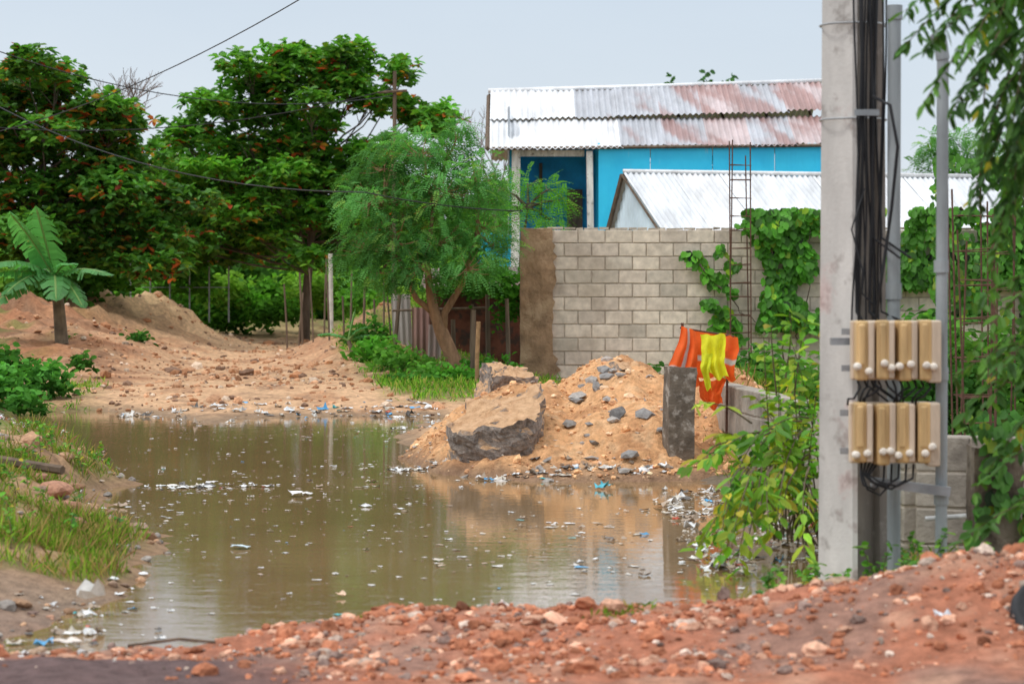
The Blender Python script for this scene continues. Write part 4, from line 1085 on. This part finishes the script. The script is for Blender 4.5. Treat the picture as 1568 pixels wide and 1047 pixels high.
lv = Leaves()
def grass(x0, x1, y0, y1, n, h, w, thr, cols):
    x = rng.uniform(x0, x1, n); y = rng.uniform(y0, y1, n)
    g = grassmask(x, y); z = surf(x, y); k = (g > rng.uniform(thr, 1, n)) & (z > .0)
    x, y, z = x[k], y[k], z[k]; m = len(x)
    D_ = np.stack([rng.normal(0, .4, m), rng.normal(0, .4, m), np.ones(m)], 1)
    tuft = .3 + 1.6 * np.clip(fbm(x, y, 4, 3, 77) + .5, 0, 1) ** 1.5
    hh = h * tuft * rng.uniform(.5, 1.2, m)
    tone = (.55 + .95 * np.clip(fbm(x, y, 1.5, 3, 79) + .5, 0, 1))[:, None]
    lv.add(np.stack([x, y, z - .005], 1), D_, rdir(m, -.2, .2), hh, w, pal(m, cols, v=.25) * tone, fold=.0, droop=rng.uniform(.05, .3, m))
G1 = [(.15, .27, .03), (.22, .33, .045), (.36, .28, .10), (.10, .20, .025), (.36, .22, .12)]
grass(-3.9, -1.5, 11.0, 19, 58000, .14, .0034, .15, G1)
grass(-6.5, 1.0, 28.5, 44, 40000, .14, .008, .2, [(.15, .35, .035), (.22, .40, .045), (.10, .25, .03), (.34, .34, .09)])
grass(1.1, 2.6, 10.9, 20, 9000, .10, .004, .2, G1)
grass(1.8, 6, 18, 33, 14000, .2, .006, .2, G1)
for (cx_, cy_, n) in [(.42, 10.1, 60), (.55, 10.2, 40), (-.72, 10.5, 20), (-.3, 28.2, 60)]:
    x = rng.normal(cx_, .05, n); y = rng.normal(cy_, .05, n)
    lv.add(np.stack([x, y, surf(x, y)], 1), np.stack([rng.normal(0, .8, n), rng.normal(0, .8, n), np.ones(n)], 1), rdir(n, -.2, .2), rng.uniform(.02, .05, n), .005, pal(n, G1))
lv.build('grass', GMt)

# ------------------------------------------------------------ litter
def crumple(P, S, C, acc, thick=.35):
    g = 4; u, v = np.meshgrid(np.linspace(-.5, .5, g), np.linspace(-.5, .5, g)); u = u.ravel(); v = v.ravel(); k = g * g
    idx_ = np.arange(k).reshape(g, g)
    f = np.stack([idx_[:-1, :-1], idx_[:-1, 1:], idx_[1:, 1:], idx_[1:, :-1]], -1).reshape(-1, 4)
    n = len(P); asp = rng.uniform(.4, 1, n); ang = rng.uniform(0, 6.28, n)
    x = u[None] + rng.normal(0, .09, (n, k)); y = v[None] * asp[:, None] + rng.normal(0, .09, (n, k)); z = np.abs(rng.normal(0, thick, (n, k))) * rng.uniform(.15, 1, (n, 1))
    X_ = x * np.cos(ang)[:, None] - y * np.sin(ang)[:, None]; Y_ = x * np.sin(ang)[:, None] + y * np.cos(ang)[:, None]
    V = np.stack([X_, Y_, z], -1) * S[:, None, None] + P[:, None, :]
    acc[0].append(V.reshape(-1, 3)); acc[1].append((f[None] + (np.arange(n) * k)[:, None, None]).reshape(-1, 4) + acc[3][0]); acc[2].append(np.repeat(C, k, 0)); acc[3][0] += n * k
litter_cols = [(.75, .76, .76), (.62, .6, .56), (.10, .35, .6), (.08, .40, .42), (.5, .1, .06), (.35, .27, .2), (.12, .11, .10), (.55, .5, .42)]
lw = [.28, .19, .03, .015, .025, .21, .11, .14]
acc = ([], [], [], [0])
def scatter(x, y, smin, smax, w=lw, th=.3):
    z = np.maximum(surf(x, y), 0) + .003; n = len(x)
    crumple(np.stack([x, y, z], 1), smin + (smax - smin) * rng.uniform(0, 1, n) ** 2, pal(n, litter_cols, w, .12), acc, th)
x = rng.uniform(-6, 2, 26000); y = rng.uniform(10.0, 29.5, 26000); sd = sdn(x, y)
sel = (np.abs(sd - .02) < .25) & (rng.uniform(0, 1, len(x)) < (.05 + .18 * (y > 25)) * (.2 + 3 * ss(fbm(x, y, .9, 3, 88), .0, .2)))
sel &= ~((y < 11.6) & (x > -1.3) & (rng.uniform(0, 1, len(x)) < .9))
scatter(x[sel], y[sel], .012, .09)
x = rng.uniform(1.0, 2.05, 460); y = rng.uniform(12.8, 18, 460); scatter(x, y, .015, .10)
x = rng.normal(-2.05, .22, 90); y = rng.uniform(9.7, 11.5, 90); scatter(x, y, .012, .07)
x = rng.uniform(-1.0, 1.2, 150); y = 18.75 + np.abs(rng.normal(0, .22, 150)) + .9 * (x < -.3) ; scatter(x, y, .02, .09)
x = rng.uniform(-4.5, -.8, 150); y = rng.normal(27.9, .3, 150); scatter(x, y, .03, .14)
x = rng.uniform(-1.8, 2.6, 55); y = rng.uniform(9.3, 10.8, 55); scatter(x, y, .012, .04, [.4, .2, .03, .0, .02, .2, .05, .1])
x = rng.uniform(-3.6, 1.7, 3600); y = rng.uniform(11.2, 27, 3600); k = (sdn(x, y) < -.05) & (rng.uniform(0, 1, 3600) < .25 + .6 * ss(fbm(x, y, .8, 3, 55), 0, .2))
x, y = x[k], y[k]
scatter(x, y, .006, .045, [.28, .2, .01, .01, .01, .28, .04, .17], .1)
for (a_, b_, n_) in [(-.9, 16.5, 18), (.2, 15.4, 16), (-.2, 13.2, 14), (-1.1, 20.2, 20), (.6, 13.0, 14), (-.5, 18.3, 16), (1.0, 16.2, 20)]:
    x = rng.normal(a_, .28, n_); y = rng.normal(b_, .22, n_); scatter(x, y, .015, .07, [.3, .2, .02, .01, .01, .24, .05, .17], .15)
x = rng.normal(-2.25, .24, 46); y = rng.normal(18.2, .15, 46); scatter(x, y, .03, .12, [.38, .15, .03, .02, .02, .1, .25, .05], .2)
x = rng.normal(-1.95, .35, 30); y = rng.normal(17.6, .5, 30); scatter(x, y, .015, .05)
x = rng.normal(.75, .15, 16); y = rng.normal(14.7, .15, 16); scatter(x, y, .02, .07, th=.15)
big = np.array([(-1.57, 17.4, .01), (-1.48, 17.5, .01), (.66, 18.0, .01), (.70, 17.95, .015), (-1.56, 14.0, .01), (-.84, 11.85, .01), (-1.95, 11.2, .08), (-1.9, 10.4, .03), (-1.8, 9.8, .09), (-.05, 10.4, .13), (.45, 9.5, .09), (1.62, 9.15, .28),
                (1.4, 15.5, .02), (1.55, 15.2, .02), (-3.9, 20.7, .06)])
bc = np.array([(.8, .8, .78), (.75, .75, .72), (.12, .5, .6), (.12, .5, .6), (.55, .68, .72), (.7, .5, .35), (.78, .76, .72), (.75, .74, .7), (.7, .62, .55), (.7, .6, .55), (.6, .6, .58), (.75, .8, .84), (.8, .8, .8), (.7, .72, .74), (.75, .73, .7)])
crumple(big, np.array([.12, .08, .12, .1, .1, .05, .1, .09, .1, .1, .05, .06, .1, .09, .12]), bc, acc, .4)
lit_mat = simple('plastic_litter_material', attr=True, rough=.45, var=.15, scale=30, bump=0)
mesh_np('litter', np.concatenate(acc[0]), np.concatenate(acc[1]), lit_mat, np.concatenate(acc[2]))

b = B()
for k in range(3):
    b.tube([(2.2 + .32 * math.cos(t) + .02 * k, 9.15 + .25 * math.sin(t), .20 + .04 * k + .12 * math.sin(t)) for t in np.linspace(1.5, 5.4, 16)], .035, 8)
b.build('tyre_scrap', cable, smooth=True)
b = B()
b.tube([(1.05, 9.35, .1), (1.2, 9.55, .2), (1.34, 9.8, .27)], .009, 6); b.tube([(-1.55, 9.75, .08), (-1.35, 9.8, .10), (-1.2, 9.78, .09)], .007, 5); b.tube([(-3.6, 16, .4), (-2.9, 15.6, .33)], .03, 6)
b.build('stick', wood_b)

# ------------------------------------------------------------ world, sun, camera
w = bpy.data.worlds.new('World'); scene.world = w; w.use_nodes = True
nt = w.node_tree; nt.nodes.clear()
out = nt.nodes.new('ShaderNodeOutputWorld'); bg = nt.nodes.new('ShaderNodeBackground')
sky = nt.nodes.new('ShaderNodeTexSky'); sky.sky_type = 'NISHITA'; sky.sun_disc = False
el, az = math.radians(58), math.radians(-125)
sky.sun_elevation = el; sky.sun_rotation = az; sky.dust_density = 4; sky.air_density = 1.2
tc = nt.nodes.new('ShaderNodeTexCoord'); sp = nt.nodes.new('ShaderNodeSeparateXYZ'); nt.links.new(tc.outputs['Generated'], sp.inputs[0])
g = ramp(nt, sp.outputs['Z'], [(0.0, (8.6, 9.2, 9.8)), (.07, (7.8, 8.7, 9.6)), (.14, (6.6, 7.7, 9.0)), (.5, (12.0, 12.6, 13.3))])
g.node.color_ramp.elements.new(1.0).color = (16, 16.3, 16.8, 1)
cl = ramp(nt, noise_tex(nt, 2.2, 6, .55, vec=tc.outputs['Generated'], sc=(1, 1, 3)), [(.3, (.94, .95, .96)), (.7, (1.05, 1.04, 1.03))])
g2 = mixc(nt, 1.0, g, cl, 'MULTIPLY')
mx = mixc(nt, .88, sky.outputs[0], g2)
nt.links.new(mx, bg.inputs['Color']); bg.inputs['Strength'].default_value = .1
nt.links.new(bg.outputs[0], out.inputs['Surface'])
sun = bpy.data.lights.new('sun', 'SUN'); sun.energy = 1.4; sun.angle = math.radians(14); sun.color = (1, .98, .95)
so = bpy.data.objects.new('sun', sun); scene.collection.objects.link(so)
sd_ = Vector((math.sin(az) * math.cos(el), math.cos(az) * math.cos(el), math.sin(el)))
so.rotation_euler = sd_.to_track_quat('Z', 'Y').to_euler(); so.location = (0, 0, 20)
cam = bpy.data.cameras.new('camera'); co = bpy.data.objects.new('camera', cam); scene.collection.objects.link(co)
co.location = (0, 0, 1.55); co.rotation_euler = (math.radians(90), 0, 0)
cam.lens = 85; cam.sensor_width = 36; cam.shift_y = -.0596; cam.clip_end = 5000; cam.clip_start = .1
cam.dof.use_dof = True; cam.dof.focus_distance = 23; cam.dof.aperture_fstop = 4.0
scene.camera = co
